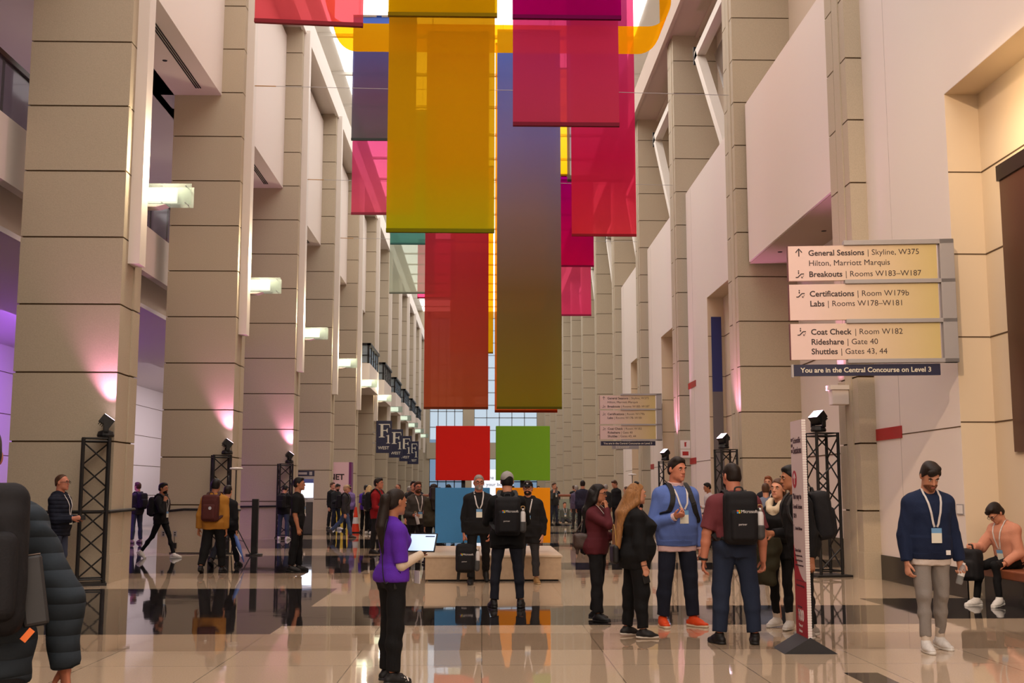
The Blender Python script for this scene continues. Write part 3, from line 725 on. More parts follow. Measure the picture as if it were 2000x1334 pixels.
MB().box(-.33, .33, .035, .05, 1.78, 1.92).build('screen_header', M('screen_header', sr(30, 34, 70), .4, emit=(.05, .06, .2), estr=.6), o)
MB().box(-.38, .36, .03, .16, 2.02, 2.22).build('top_sign', NAVY, o); m = MB().box(-.2, .1, .025, .03, 2.08, 2.16); m.box(.18, .28, .025, .03, 2.06, 2.18); m.build('top_sign_print', GREYM, o)

# white and purple exhibitor board
o = thing('exhibition_board', 'large pale pink board with a purple end panel behind the group on the left', 'sign', (-6.25, 49.5, 0), R(0))
b = MB().box(-.9, .55, -.05, .05, 0, 2.72).build('board', mat_grad('board_print', sr(226, 190, 200), sr(222, 186, 196), -.9, .6), o)
MB().box(.55, .66, -.05, .6, 0, 2.72).build('end_panel', M('board_purple', sr(112, 30, 104), .5), o); MB().box(-.9, .55, -.052, -.05, 0, .95).build('yellow_foot', M('board_yellow', sr(226, 196, 70), .5), o)
text('.NET', .34, INK, b, (-.36, -.055, 1.98), tr, bold=.012); text('Testing and', .2, INK2, b, (-.78, -.055, 1.58), tr); text('Integration for Azure', .2, INK2, b, (-1.55 + .62, -.055, 1.35), tr, sx=.8); text('Developers', .15, INK, b, (-.6, -.055, 1.1), tr)
text('DEVEX', .12, WHITEP, o, (.655, -.055, .9), (R(90), R(-90), 0), bold=.006)

# lamp stand with white disc, black column speaker and tripod near the second left pillar
def disc_stand(x, y, h, label):
    o = thing('disc_stand', label, 'stand', (x, y, 0), R(20), 'tripod stands with a white disc on top')
    MB().tube([(0, 0, .35), (0, 0, h)], .014, 8).build('pole', BLACK, o)
    for a in (90, 210, 330):
        l = MB().tube([(0, 0, .75), (math.cos(R(a)) * .42, math.sin(R(a)) * .42, .015)], .013, 8); l.tube([(0, 0, .4), (math.cos(R(a)) * .24, math.sin(R(a)) * .24, .33)], .008, 6); l.build('leg', BLACK, o)
    MB().lathe([(.03, -.02), (.15, 0), (.16, .02), (.14, .04), (.02, .05)], 20, c=(0, 0, h)).build('antenna_disc', WHITEP, o)
disc_stand(-5.85, 27.6, 2.02, 'black tripod stand with white disc by the second left pillar')
disc_stand(5.65, 43.4, 2.1, 'far tripod stand with white disc on the right')
o = thing('column_speaker', 'tall black column speaker next to the disc stand on the left', 'speaker', (-5.40, 27.75, 0))
bevel(MB().box(-.075, .075, -.06, .06, .04, 1.32).build('cabinet', BLACK, o), .01); MB().lathe([(.2, 0), (.2, .03), (.05, .045)], 20).build('foot', BLACK, o)
MB().box(-.06, .06, -.063, -.06, .2, 1.28).build('grille', DARKM, o)

# traffic cone
o = thing('traffic_cone', 'orange traffic cone standing among the group on the left', 'cone', (-4.62, 42.5, 0))
MB().lathe([(.15, .03), (.04, .9), (.03, .92)], 18).build('cone', M('cone_orange', sr(236, 60, 20), .5), o); MB().box(-.2, .2, -.2, .2, 0, .03).build('foot', BLACK, o); MB().lathe([(.118, .32), (.088, .55)], 18).build('white_band', WHITEP, o)

# bench in the recess on the right
o = thing('bench', 'cherry wood bench with dark base along the right wall recess', 'bench', (0, 0, 0))
bevel(MB().box(6.86, 7.37, 11.9, 16.15, .36, .48).build('seat', WOODR, o), .015); MB().box(7.0, 7.37, 12.0, 16.1, 0, .36).build('base', BASE, o)
# tall bronze panel above the bench
o = MB().box(7.36, 7.398, 12, 15.75, 2.05, 5.9).build('wall_panel', M('bronze_panel', sr(92, 62, 48), .3, .55)); tag(o, 'tall bronze wall panel in the right recess', 'panel', None)
MB().box(7.33, 7.40, 12, 15.78, 5.9, 6.12).build('head_bar', M('dark_bronze', sr(34, 22, 18), .4, .4), o)
# small plate, fire signs, strips
o = MB().box(-.012, 0, -.12, .12, -.075, .075).build('wall_plate', GREYM, loc=(6.9, 16.55, 1.25)); MB().box(-.014, -.012, -.10, .10, -.06, .06).build('plate_print', WHITEP, o); tag(o, 'small grey room plate on the white wall to the right of the walking man', 'sign')
o = thing('fire_sign', 'white sign with red fire extinguisher symbol on the third right pillar', 'sign', (6.72, 37.98, 2.62))
MB().box(-.16, .16, -.02, .0, .27, .55).build('upper_board', WHITEP, o); MB().box(-.16, .16, -.02, 0, -.02, .25).build('lower_board', WHITEP, o)
m = MB().box(-.03, .03, -.024, -.02, .34, .47); m.box(-.03, .05, -.024, -.02, .47, .49); m.box(-.1, .1, -.024, -.02, .05, .18); m.build('red_print', RED, o)
o = MB().box(-.01, .3, -.005, .005, 0, 2.3).build('hanging_strip', M('strip_blue', sr(36, 44, 110), .6), loc=(7.0, 34.6, 4.5)); MB().box(-.01, .3, -.005, .005, -3.5, 0).build('lower_cloth', M('strip_grey', sr(110, 104, 108), .6), o); tag(o, 'narrow blue hanging strip in the far right recess', 'banner')
o = MB().box(0, .06, -.005, .005, 2.6, 6.2).build('glass_edge', M('green_glass_edge', sr(96, 140, 118), .2), loc=(6.98, 44.6, 0)); tag(o, 'green edge of a glass pane in the farther right recess', 'glass pane')

# far guard rail with wooden hand rail on both sides of the squares
for x0, x1, n in ((-5.2, -1.9, 'left'), (2.6, 5.6, 'right')):
    o = thing('guard_rail', f'far guard rail with a wooden hand rail, {n} of the coloured squares', 'railing', (0, 58, 0), 0, 'guard rails across the far hall')
    MB().tube([(x0, 0, 1.28), (x1, 0, 1.28)], .07, 10).build('hand_rail', WOODR, o)
    for t in range(4): MB().box(x0 + (x1 - x0) * t / 3 - .025, x0 + (x1 - x0) * t / 3 + .025, -.02, .02, 0, 1.24).build('post', DARKM, o)
    MB().box(x0, x1, -.006, .006, .1, 1.1).build('glass_panel', MG('rail_glass', (.82, .9, .86), .8), o)
    MB().box(x0, x1, -.015, .015, .55, .58).build('mid_rail', DARKM, o)
# lit notice screen far behind, between the squares
o = MB().box(-.9, .9, -.06, .06, .6, 2.6).build('notice_screen', [M('notice_lit', (.85, .9, 1), .4, emit=(.80, .88, 1.0), estr=.9)], loc=(.35, 60, .0))
text('Welcome back', .26, M('screen_ink', sr(60, 70, 110), .5), o, (-.78, -.065, 2.1), (R(90), 0, 0)); text('Book your bot', .26, M('screen_ink', sr(60, 70, 110), .5), o, (-.78, -.065, 1.75), (R(90), 0, 0)); tag(o, 'bright lit notice screen far behind, seen between the squares', 'screen')
MB().box(-.05, .05, -.04, .04, 0, .6).build('leg', DARKM, o)

# ================================================================ PEOPLE: smooth bodies from distance fields
F32 = np.float32
def smin(a, b, k):
    if k <= 0: return np.minimum(a, b)
    h = np.clip(.5 + .5 * (b - a) / k, 0, 1); return b + (a - b) * h - k * h * (1 - h)
def smax(a, b, k): return -smin(-a, -b, k)
V3 = lambda *p: np.array(p, dtype=float)
def unit(v): v = np.asarray(v, float); return v / (np.linalg.norm(v) + 1e-12)
def rotx(d): a = R(d); c, s = math.cos(a), math.sin(a); return np.array([[1, 0, 0], [0, c, -s], [0, s, c]])
def roty(d): a = R(d); c, s = math.cos(a), math.sin(a); return np.array([[c, 0, s], [0, 1, 0], [-s, 0, c]])
def rotz(d): a = R(d); c, s = math.cos(a), math.sin(a); return np.array([[c, -s, 0], [s, c, 0], [0, 0, 1]])

def seed_of(t): return sum(ord(ch) * (i + 3) for i, ch in enumerate(t))
class Cap:
    """tapered capsule a-b; flat=(axis, s) squashes it; cut='b' or 'ab' ends it with a flat cap"""
    def __init__(s, a, b, ra, rb=None, k=.02, flat=None, cut=''):
        s.a, s.b = V3(*a), V3(*b); s.ra = ra; s.rb = ra if rb is None else rb; s.k = k; s.flat = flat; s.cut = cut
        m = max(s.ra, s.rb); s.lo = np.minimum(s.a, s.b) - m; s.hi = np.maximum(s.a, s.b) + m
    def d(s, X, Y, Z):
        px, py, pz = X - s.a[0], Y - s.a[1], Z - s.a[2]; ba = s.b - s.a; cx, cy, cz = px, py, pz
        if s.flat is not None:
            n, f = s.flat; n = unit(n); q = (px * n[0] + py * n[1] + pz * n[2]) * (1 / f - 1)
            px, py, pz = px + q * n[0], py + q * n[1], pz + q * n[2]; ba = ba + n * (ba @ n) * (1 / f - 1)
        h = np.clip((px * ba[0] + py * ba[1] + pz * ba[2]) / (ba @ ba + 1e-12), 0, 1)
        d = np.sqrt((px - ba[0] * h) ** 2 + (py - ba[1] * h) ** 2 + (pz - ba[2] * h) ** 2) - (s.ra + (s.rb - s.ra) * h)
        if s.cut:
            u = unit(s.b - s.a)
            if 'b' in s.cut: d = np.maximum(d, cx * u[0] + cy * u[1] + cz * u[2] - np.linalg.norm(s.b - s.a))
            if 'a' in s.cut: d = np.maximum(d, -(cx * u[0] + cy * u[1] + cz * u[2]))
        return d
class Ell:
    def __init__(s, c, r, rot=None, k=.02, sub=False):
        s.c = V3(*c); s.r = V3(*r); s.m = np.eye(3) if rot is None else rot; s.k = k; s.sub = sub
        m = max(r); s.lo = s.c - m; s.hi = s.c + m
    def d(s, X, Y, Z):
        p = (X - s.c[0], Y - s.c[1], Z - s.c[2]); q = [s.m[0, i] * p[0] + s.m[1, i] * p[1] + s.m[2, i] * p[2] for i in range(3)]
        k0 = np.sqrt(sum((q[i] / s.r[i]) ** 2 for i in range(3))); k1 = np.sqrt(sum((q[i] / s.r[i] ** 2) ** 2 for i in range(3))) + 1e-9
        return k0 * (k0 - 1) / k1
class Loft:
    """stack of rounded sections along the z axis of frame (o, m)"""
    def __init__(s, o, m, z, hw, hd, off, z0, z1, e=0., n=2.4, k=.02):
        s.o, s.m, s.z, s.hw, s.hd, s.off, s.z0, s.z1, s.e, s.n, s.k = V3(*o), m, z, hw, hd, off, z0, z1, e, n, k
        w = max(max(hw), max(hd)) + e + .05; c0, c1 = s.o + m[:, 2] * z0, s.o + m[:, 2] * z1
        s.lo = np.minimum(c0, c1) - w; s.hi = np.maximum(c0, c1) + w
    def d(s, X, Y, Z):
        p = (X - s.o[0], Y - s.o[1], Z - s.o[2]); x, y, z = [s.m[0, i] * p[0] + s.m[1, i] * p[1] + s.m[2, i] * p[2] for i in range(3)]
        a = np.interp(z, s.z, s.hw) + s.e; b = np.interp(z, s.z, s.hd) + s.e; o = np.interp(z, s.z, s.off)
        q = ((np.abs(x) / a) ** s.n + (np.abs(y - o) / b) ** s.n) ** (1 / s.n)
        return np.maximum(np.maximum((q - 1) * np.minimum(a, b), s.z0 - z), z - s.z1)
class Box:
    def __init__(s, c, h, m, r=.02, k=.0):
        s.c, s.h, s.m, s.r, s.k = V3(*c), V3(*h), m, r, k; w = np.linalg.norm(h); s.lo = s.c - w; s.hi = s.c + w
    def d(s, X, Y, Z):
        p = (X - s.c[0], Y - s.c[1], Z - s.c[2]); q = [np.abs(s.m[0, i] * p[0] + s.m[1, i] * p[1] + s.m[2, i] * p[2]) - s.h[i] + s.r for i in range(3)]
        return np.sqrt(sum(np.maximum(v, 0) ** 2 for v in q)) + np.minimum(np.maximum(np.maximum(q[0], q[1]), q[2]), 0) - s.r
class Shell:
    """another field grown by off, kept between two parallel planes (a shirt hem lying over trousers)"""
    def __init__(s, prims, off, p0, p1, n, c, w): s.p, s.off, s.p0, s.p1, s.n, s.k = prims, off, p0, p1, n, .03; s.lo = c - w; s.hi = c + w
    def d(s, X, Y, Z):
        D = None
        for q in s.p:
            v = q.d(X, Y, Z); D = v if D is None else smin(D, v, q.k)
        h0 = (X - s.p0[0]) * s.n[0] + (Y - s.p0[1]) * s.n[1] + (Z - s.p0[2]) * s.n[2]; h1 = (X - s.p1[0]) * s.n[0] + (Y - s.p1[1]) * s.n[1] + (Z - s.p1[2]) * s.n[2]
        return np.maximum(np.maximum(D - s.off, -h0), h1)
class Cut:
    """keep the side where n.(p-o) < 0"""
    def __init__(s, o, n): s.o, s.n = V3(*o), unit(n)
    def d(s, X, Y, Z): return (X - s.o[0]) * s.n[0] + (Y - s.o[1]) * s.n[1] + (Z - s.o[2]) * s.n[2]

def field_points(prims, P):
    X, Y, Z = P[:, 0], P[:, 1], P[:, 2]; D = np.full(len(P), 5.)
    for q in prims:
        if isinstance(q, Cut): D = np.maximum(D, q.d(X, Y, Z))
        elif getattr(q, 'sub', False): D = smax(D, -q.d(X, Y, Z), q.k)
        else: D = smin(D, q.d(X, Y, Z), q.k)
    return D
def mesh_field(prims, res, wrinkle=0., seed=0, clip=None):
    """polygonise (surface nets); returns vertices and quads"""
    sol = [q for q in prims if not isinstance(q, Cut) and not getattr(q, 'sub', False)]
    lo = np.min([q.lo for q in sol], 0) - 3 * res; hi = np.max([q.hi for q in sol], 0) + 3 * res
    if clip is not None: lo = np.maximum(lo, clip[0]); hi = np.minimum(hi, clip[1])
    n = np.ceil((hi - lo) / res).astype(int) + 1
    ax = [lo[i] + res * np.arange(n[i]) for i in range(3)]
    D = np.full(n, 1., dtype=F32)
    for q in prims:
        if isinstance(q, Cut):
            D = np.maximum(D, q.d(ax[0][:, None, None], ax[1][None, :, None], ax[2][None, None, :]).astype(F32)); continue
        mg = q.k + 2.5 * res
        i0 = np.maximum(np.floor((q.lo - mg - lo) / res).astype(int), 0); i1 = np.minimum(np.ceil((q.hi + mg - lo) / res).astype(int) + 1, n)
        if np.any(i1 <= i0): continue
        sl = tuple(slice(a, b) for a, b in zip(i0, i1))
        d = q.d(ax[0][sl[0], None, None], ax[1][None, sl[1], None], ax[2][None, None, sl[2]]).astype(F32)
        D[sl] = smax(D[sl], -d, q.k) if getattr(q, 'sub', False) else smin(D[sl], d, q.k)
    if wrinkle:
        r_ = np.random.default_rng(seed); x, y, z = ax[0][:, None, None], ax[1][None, :, None], ax[2][None, None, :]; w = 0
        for f in (16, 27, 45):
            a = r_.normal(size=3); a /= np.linalg.norm(a); a[2] = abs(a[2]) * .6 + .35; ph = r_.uniform(0, 6, 3)
            w = w + np.sin(f * (a[0] * x + a[1] * y + a[2] * z) + ph[0] + 1.8 * np.sin(.45 * f * (x - y) + ph[1]) + 1.2 * np.sin(.3 * f * z + ph[2])) * (16 / f) ** .5
        D = D + (wrinkle * .5 * w).astype(F32)
    S = D < 0
    c = S[:-1, :-1, :-1].astype(np.int8)
    tot = sum(S[i:n[0] - 1 + i, j:n[1] - 1 + j, k:n[2] - 1 + k].astype(np.int8) for i in (0, 1) for j in (0, 1) for k in (0, 1))
    act = np.argwhere((tot > 0) & (tot < 8))
    if len(act) == 0: return np.zeros((0, 3)), np.zeros((0, 4), int)
    off = [(i, j, k) for i in (0, 1) for j in (0, 1) for k in (0, 1)]
    cv = np.stack([D[act[:, 0] + o[0], act[:, 1] + o[1], act[:, 2] + o[2]] for o in off], 1)
    acc = np.zeros((len(act), 3)); cnt = np.zeros(len(act))
    for a in range(8):
        for b in range(a + 1, 8):
            df = [off[b][i] - off[a][i] for i in range(3)]
            if sum(abs(v) for v in df) != 1: continue
            da, db = cv[:, a], cv[:, b]; m = (da < 0) != (db < 0); t = np.where(m, da / np.where(m, da - db, 1), 0)
            acc += m[:, None] * (np.array(off[a]) + t[:, None] * np.array(df)); cnt += m
    vs = lo + res * (act + acc / cnt[:, None])
    idx = np.full(np.array(n) - 1, -1, dtype=np.int32); idx[tuple(act.T)] = np.arange(len(act))
    fs = []
    for axis in range(3):
        u, v = (axis + 1) % 3, (axis + 2) % 3
        a = np.take(S, range(n[axis] - 1), axis); b = np.take(S, range(1, n[axis]), axis)
        e = np.argwhere(a != b); e = e[(e[:, u] > 0) & (e[:, v] > 0) & (e[:, u] < n[u] - 1) & (e[:, v] < n[v] - 1)]
        if len(e) == 0: continue
        def at(du, dv): q = e.copy(); q[:, u] -= du; q[:, v] -= dv; return idx[tuple(q.T)]
        quad = np.stack([at(1, 1), at(0, 1), at(0, 0), at(1, 0)], 1); inside = S[tuple(e.T)]
        quad[~inside] = quad[~inside][:, ::-1]; fs.append(quad[(quad >= 0).all(1)])
    return vs, np.concatenate(fs)
def link_mesh(name, parts, mats, parent=None, smooth=True):
    """parts: list of (verts, quads, material index) joined into ONE mesh"""
    vs = np.concatenate([p[0] for p in parts]); o = 0; fs = []; mi = []
    for p in parts: fs.append(np.asarray(p[1]) + o); o += len(p[0]); mi += [p[2] if len(p) > 2 else 0] * len(p[1])
    fs = np.concatenate(fs); me = bpy.data.meshes.new(name)
    me.vertices.add(len(vs)); me.vertices.foreach_set('co', vs.astype(F32).ravel())
    me.loops.add(fs.size); me.loops.foreach_set('vertex_index', fs.ravel().astype(np.int32))
    me.polygons.add(len(fs)); me.polygons.foreach_set('loop_start', np.arange(0, fs.size, 4, dtype=np.int32))
    me.polygons.foreach_set('use_smooth', np.ones(len(fs), bool))
    for m in (mats if isinstance(mats, (list, tuple)) else [mats]): me.materials.append(m)
    me.polygons.foreach_set('material_index', np.array(mi, dtype=np.int32))
    me.update(calc_edges=True); me.validate()
    ob = bpy.data.objects.new(name, me); COL.objects.link(ob)
    if parent is not None: ob.parent = parent
    return ob
def spline(pts, n=6):
    pts = [V3(*p) for p in pts]; out = []
    P_ = [2 * pts[0] - pts[1]] + pts + [2 * pts[-1] - pts[-2]]
    for i in range(len(pts) - 1):
        a, b, c_, d = P_[i:i + 4]
        for j in range(n):
            t = j / n; out.append(.5 * ((2 * b) + (c_ - a) * t + (2 * a - 5 * b + 4 * c_ - d) * t * t + (3 * b - a - 3 * c_ + d) * t ** 3))
    out.append(pts[-1]); return out

def cloth(key, col, rough=.85, bump=.25, scale=140, var=.06, sheen=.0): return M('cloth_' + key, tuple(v * .85 for v in col), rough, spec=.25, bump=bump, scale=scale, var=var, sheen=sheen)
def quilt(m, f):
    """horizontal stitched channels of a padded jacket"""
    nt = m.node_tree; b = nt.nodes['Principled BSDF']; tc = nt.nodes.new('ShaderNodeTexCoord'); w = nt.nodes.new('ShaderNodeTexWave'); L = nt.links.new
    w.bands_direction = 'Z'; w.inputs['Scale'].default_value = f / 6.283; w.inputs['Distortion'].default_value = 1.2; w.inputs['Detail'].default_value = 1.5; w.inputs['Detail Scale'].default_value = .6; L(tc.outputs['Object'], w.inputs['Vector'])
    p = nt.nodes.new('ShaderNodeMath'); p.operation = 'POWER'; p.inputs[1].default_value = .35; L(w.outputs['Fac'], p.inputs[0])
    bp = nt.nodes.new('ShaderNodeBump'); bp.inputs['Strength'].default_value = .55; bp.inputs['Distance'].default_value = .02; L(p.outputs[0], bp.inputs['Height']); L(bp.outputs['Normal'], b.inputs['Normal'])
SKIN = {'fair': M('skin_fair', sr(204, 144, 116), .5, spec=.35), 'ruddy': M('skin_ruddy', sr(194, 124, 98), .5, spec=.35), 'tan': M('skin_tan', sr(170, 112, 82), .5, spec=.35), 'brown': M('skin_brown', sr(130, 84, 60), .5, spec=.35)}
def hair_mat(k, c_):
    m, nt, b = _nodes('hair_' + k); tc = nt.nodes.new('ShaderNodeTexCoord'); mp = nt.nodes.new('ShaderNodeMapping'); mp.inputs['Scale'].default_value = (150, 150, 14)
    n = nt.nodes.new('ShaderNodeTexNoise'); n.inputs['Scale'].default_value = 1.; n.inputs['Detail'].default_value = 3; L = nt.links.new
    L(tc.outputs['Object'], mp.inputs['Vector']); L(mp.outputs[0], n.inputs['Vector'])
    cr = nt.nodes.new('ShaderNodeValToRGB'); cr.color_ramp.elements[0].position = .3; cr.color_ramp.elements[1].position = .75
    cr.color_ramp.elements[0].color = (*[v * .6 for v in c_], 1); cr.color_ramp.elements[1].color = (*[min(1, v * 1.4) for v in c_], 1)
    L(n.outputs['Fac'], cr.inputs[0]); L(cr.outputs[0], b.inputs['Base Color'])
    bp = nt.nodes.new('ShaderNodeBump'); bp.inputs['Strength'].default_value = .5; bp.inputs['Distance'].default_value = .006; L(n.outputs['Fac'], bp.inputs['Height']); L(bp.outputs['Normal'], b.inputs['Normal'])
    b.inputs['Roughness'].default_value = .5; b.inputs['Specular IOR Level'].default_value = .25; return m
HAIRM = {k: hair_mat(k, c_) for k, c_ in {'black': sr(20, 16, 15), 'dark': sr(34, 24, 19), 'stub': sr(112, 70, 48), 'brown': sr(78, 52, 36), 'honey': sr(150, 104, 62), 'grey': sr(150, 142, 136), 'red': sr(126, 70, 40), 'blond': sr(196, 164, 116)}.items()}
EYEW = M('eye_white', sr(226, 216, 208), .3); IRIS = M('eye_iris', sr(44, 28, 20), .3); LIPM = M('lip', sr(176, 98, 88), .5)
RES = {'near': dict(head=.0055, hand=.0055, cloth=.0105, hid=.02, shoe=.008), 'mid': dict(head=.008, hand=.009, cloth=.015, hid=.026, shoe=.011), 'far': dict(head=.013, hand=.013, cloth=.022, hid=.035, shoe=.018)}

MALE = dict(z=[-.09, 0, .10, .20, .33, .42, .48, .525], hw=[.135, .165, .162, .152, .166, .164, .115, .055], hd=[.09, .115, .112, .104, .118, .11, .085, .055], off=[.01, .012, .0, -.006, .0, .004, .012, .016], sh=.166, arm=1., leg=1.)
FEM = dict(z=[-.09, 0, .10, .20, .33, .42, .48, .525], hw=[.138, .164, .152, .126, .142, .140, .105, .05], hd=[.090, .110, .104, .09, .122, .104, .075, .048], off=[.012, .018, .004, -.002, -.012, .0, .012, .016], sh=.140, arm=.86, leg=.95)

def make_person(label, x, y, rz, h=1.75, sex='m', girth=1., lod='mid', lean=0., twist=0., side=0., head=(0., 0., 0.), legs=None, arms=None, seat=None,
                top=None, bottom=None, shoes=None, hair=None, skin='fair', lanyard=None, glasses=False, group=None, face=True, beard=None, cap=None, hands=None, extra=None, z=0.):
    s = h / 1.75; r = RES[lod]; B = MALE if sex == 'm' else FEM; g = girth
    legs = legs or {}; arms = arms or {}; hands = hands or {}
    top = dict(dict(col=(.02, .02, .02), key='black', e=.016, sleeve=1., hem=-.10, arm=.014), **(top or {}))
    bottom = dict(dict(col=(.02, .02, .025), key='black_trousers', e=.010, knee=.064, hemr=.058, hemz=.03), **(bottom or {}))
    Mt = rotz(twist) @ roty(side) @ rotx(lean)
    thigh, shin, ank = .245 * h, .245 * h, .047 * h
    L = {}
    for sd, nm in ((1, 'L'), (-1, 'R')):
        a, b, kn, fy = legs.get(nm, (0, 3, 2, 8))
        t1 = unit(V3(math.sin(R(b)) * sd, -math.sin(R(a)), -math.cos(R(a)) * math.cos(R(b))))
        t2 = unit(V3(math.sin(R(b)) * sd * .6, -math.sin(R(a - kn)), -math.cos(R(a - kn))))
        hip = V3(sd * .088 * s * (1 + .35 * (g - 1)), 0, 0); knee = hip + t1 * thigh; ankle = knee + t2 * shin
        L[nm] = dict(hip=hip, knee=knee, ankle=ankle, fy=fy * sd, t2=t2)
    pz = seat if seat is not None else -min(L[n]['ankle'][2] for n in L) + ank
    pel = V3(0, 0, pz)
    for n in L:
        for q in ('hip', 'knee', 'ankle'): L[n][q] = L[n][q] + pel
    T = lambda *p: pel + Mt @ (V3(*p) * s)                          # torso frame (metres at 1.75 m) to person frame
    zz = [v * s for v in B['z']]
    hw = [v * s * (1 + (g - 1) * (1.0 if i < 5 else .55)) for i, v in enumerate(B['hw'])]
    hd = [v * s * (1 + (g - 1) * (1.35 if i < 5 else .6)) for i, v in enumerate(B['hd'])]
    of = [v * s - (.05 * (g - 1) * s if 1 <= i <= 4 else 0) for i, v in enumerate(B['off'])]
    sq = 1 + (g - 1) * .6
    def torso(e, z0, z1, k=.03): return Loft(pel, Mt, zz, hw, hd, of, z0 * s, z1 * s, e, 2.35, k)
    shw = B['sh'] * (1 + (g - 1) * .45)
    A = {}
    for sd, nm in ((1, 'L'), (-1, 'R')):
        u, f = arms.get(nm, ((.13, .06, -1), (.05, -.16, -1)))
        S0 = T(sd * shw, .008, .412); m = lambda v: unit(Mt @ V3(v[0] * sd, v[1], v[2]))
        E0 = S0 + m(u) * .172 * h; W0 = E0 + m(f) * .148 * h
        A[nm] = dict(S=S0, E=E0, W=W0, d=m(f), sd=sd)
    def armprims(nm, e, to=1., ef=None):
        q = A[nm]; a_ = B['arm'] * sq * s; ef = e if ef is None else ef
        out = [Cap(T(q['sd'] * .05, .012, .44), q['S'], .056 * s + e * .8, .055 * a_ + e, .035 * s)]
        if to <= .5: out.append(Cap(q['S'], q['S'] + (q['E'] - q['S']) * to * 2, .054 * a_ + e, .047 * a_ + ef, .03 * s, cut='b'))
        else:
            out += [Cap(q['S'], q['E'], .054 * a_ + e, .043 * a_ + e, .03 * s), Cap(q['E'], q['E'] + (q['W'] - q['E']) * (to * 2 - 1), .043 * a_ + e, (.043 - .016 * (to * 2 - 1)) * a_ + ef, .015 * s, cut='b')]
        return out
    # ---- head
    nb = T(0, .012, .52); Mh = Mt @ rotz(head[0]) @ rotx(head[1]) @ roty(head[2]) if len(head) > 2 else Mt
    hs = 1.0 * s * (1.0 if sex == 'm' else .97)
    hc = nb + (Mt @ V3(0, -.010, .062)) * s + (Mh @ V3(0, -.02, .104)) * s
    HP = lambda *p: hc + Mh @ (V3(*p) * hs)
    E = lambda c_, r_, k=.02, sub=False, rot=None: Ell(HP(*c_), [v * hs for v in r_], Mh if rot is None else Mh @ rot, k * hs, sub)
    C = lambda a, b, ra, rb=None, k=.01: Cap(HP(*a), HP(*b), ra * hs, None if rb is None else rb * hs, k * hs)
    jw = 1.0 if sex == 'm' else .92; fat = 1 + (g - 1) * .35
    headp = [E((0, .014, .034), (.077, .098, .089)), E((0, -.028, -.026), (.061 * fat, .067, .086), .03), E((0, -.054, -.078), (.036 * jw * fat, .040, .034), .03), C((-.027 * jw * fat, -.028, -.072), (.027 * jw * fat, -.028, -.072), .030 * fat, None, .03),
             C((-.03, -.084, .024), (.03, -.084, .024), .013, None, .02), E((.032, -.104, .006), (.017, .017, .011), .012, True), E((-.032, -.104, .006), (.017, .017, .011), .012, True),
             C((0, -.093, .012), (0, -.110, -.026), .008, .0115, .012), C((-.010, -.098, -.030), (.010, -.098, -.030), .0078, None, .008),
             C((-.017, -.0935, -.058), (.017, -.0935, -.058), .0075, None, .008), C((-.013, -.0915, -.07), (.013, -.0915, -.07), .0075, None, .006), E((0, -.085, -.1), (.02, .016, .016), .02),
             E((.079, .012, -.006), (.010, .021, .031), .008, rot=rotz(-18)), E((-.079, .012, -.006), (.010, .021, .031), .008, rot=rotz(18))]
    nk = (.060 if sex == 'm' else .047) * s * (1 + (g - 1) * .5)
    neck = [Cap(T(0, .014, .47), HP(0, .022, -.05), nk * 1.08, nk, .02 * s)]
    # ---- hands
    handp = {}
    for nm in A:
        q = A[nm]; ho = hands.get(nm, {}); d = q['d']; pn = ho.get('palm', (-1, .25, 0)); n_ = Mt @ V3(pn[0] * q['sd'], pn[1], pn[2]); n_ = unit(n_ - d * (n_ @ d))
        sdv = unit(np.cross(n_, d)) * q['sd'] * ho.get('flip', 1)
        ref = Mt @ V3(0, -1, 0)
        if ho.get('thumb') is not None:
            t_ = Mt @ V3(ho['thumb'][0] * q['sd'], ho['thumb'][1], ho['thumb'][2]); sdv = sdv if sdv @ t_ > 0 else -sdv
        elif sdv @ ref < 0: sdv = -sdv
        bend = ho.get('bend', 0); d2 = unit(d * math.cos(R(bend)) + n_ * math.sin(R(bend))); n2 = unit(n_ * math.cos(R(bend)) - d * math.sin(R(bend)))
        hsz = s * (1.0 if sex == 'm' else .92); w0 = q['W']; cu = ho.get('curl', (28, 34)); P_ = [Cap(w0 - d * .03 * s, w0 + d * .012 * s, .027 * s * sq * B['arm'] ** .5, .027 * s, .012, flat=(n_, .78)), Cap(w0, w0 + d2 * .078 * hsz, .030 * hsz, .039 * hsz, .015, flat=(n2, .40))]
        for j, (o_, l_) in enumerate(((-.030, .80), (-.0105, .95), (.0095, 1.), (.0295, .93))):
            b0 = w0 + d2 * (.088 - .006 * abs(j - 1.6)) * hsz + sdv * o_ * hsz; a1 = cu[0] + 3 * (3 - j); a2 = a1 + cu[1]
            f1 = d2 * math.cos(R(a1)) + n2 * math.sin(R(a1)) + sdv * .05 * (j - 1.5); b1 = b0 + f1 * .042 * l_ * hsz
            f2 = d2 * math.cos(R(a2)) + n2 * math.sin(R(a2)); b2 = b1 + f2 * .027 * l_ * hsz; f3 = d2 * math.cos(R(a2 + cu[1] * .7)) + n2 * math.sin(R(a2 + cu[1] * .7)); b3 = b2 + f3 * .018 * l_ * hsz
            P_ += [Cap(b0 - d2 * .012 * hsz, b1, .0095 * hsz, .0088 * hsz, .003), Cap(b1, b2, .0088 * hsz, .008 * hsz, .002), Cap(b2, b3, .008 * hsz, .007 * hsz, .002)]
        tb = w0 + d2 * .026 * hsz + sdv * .026 * hsz; t1 = tb + unit(d2 * .62 + sdv * .62 + n2 * .35) * .042 * hsz; t2 = t1 + unit(d2 * .85 + sdv * .18 + n2 * .45) * .030 * hsz
        P_ += [Cap(tb - d2 * .01 * hsz, t1, .0145 * hsz, .0108 * hsz, .008), Cap(t1, t2, .0105 * hsz, .0085 * hsz, .003)]
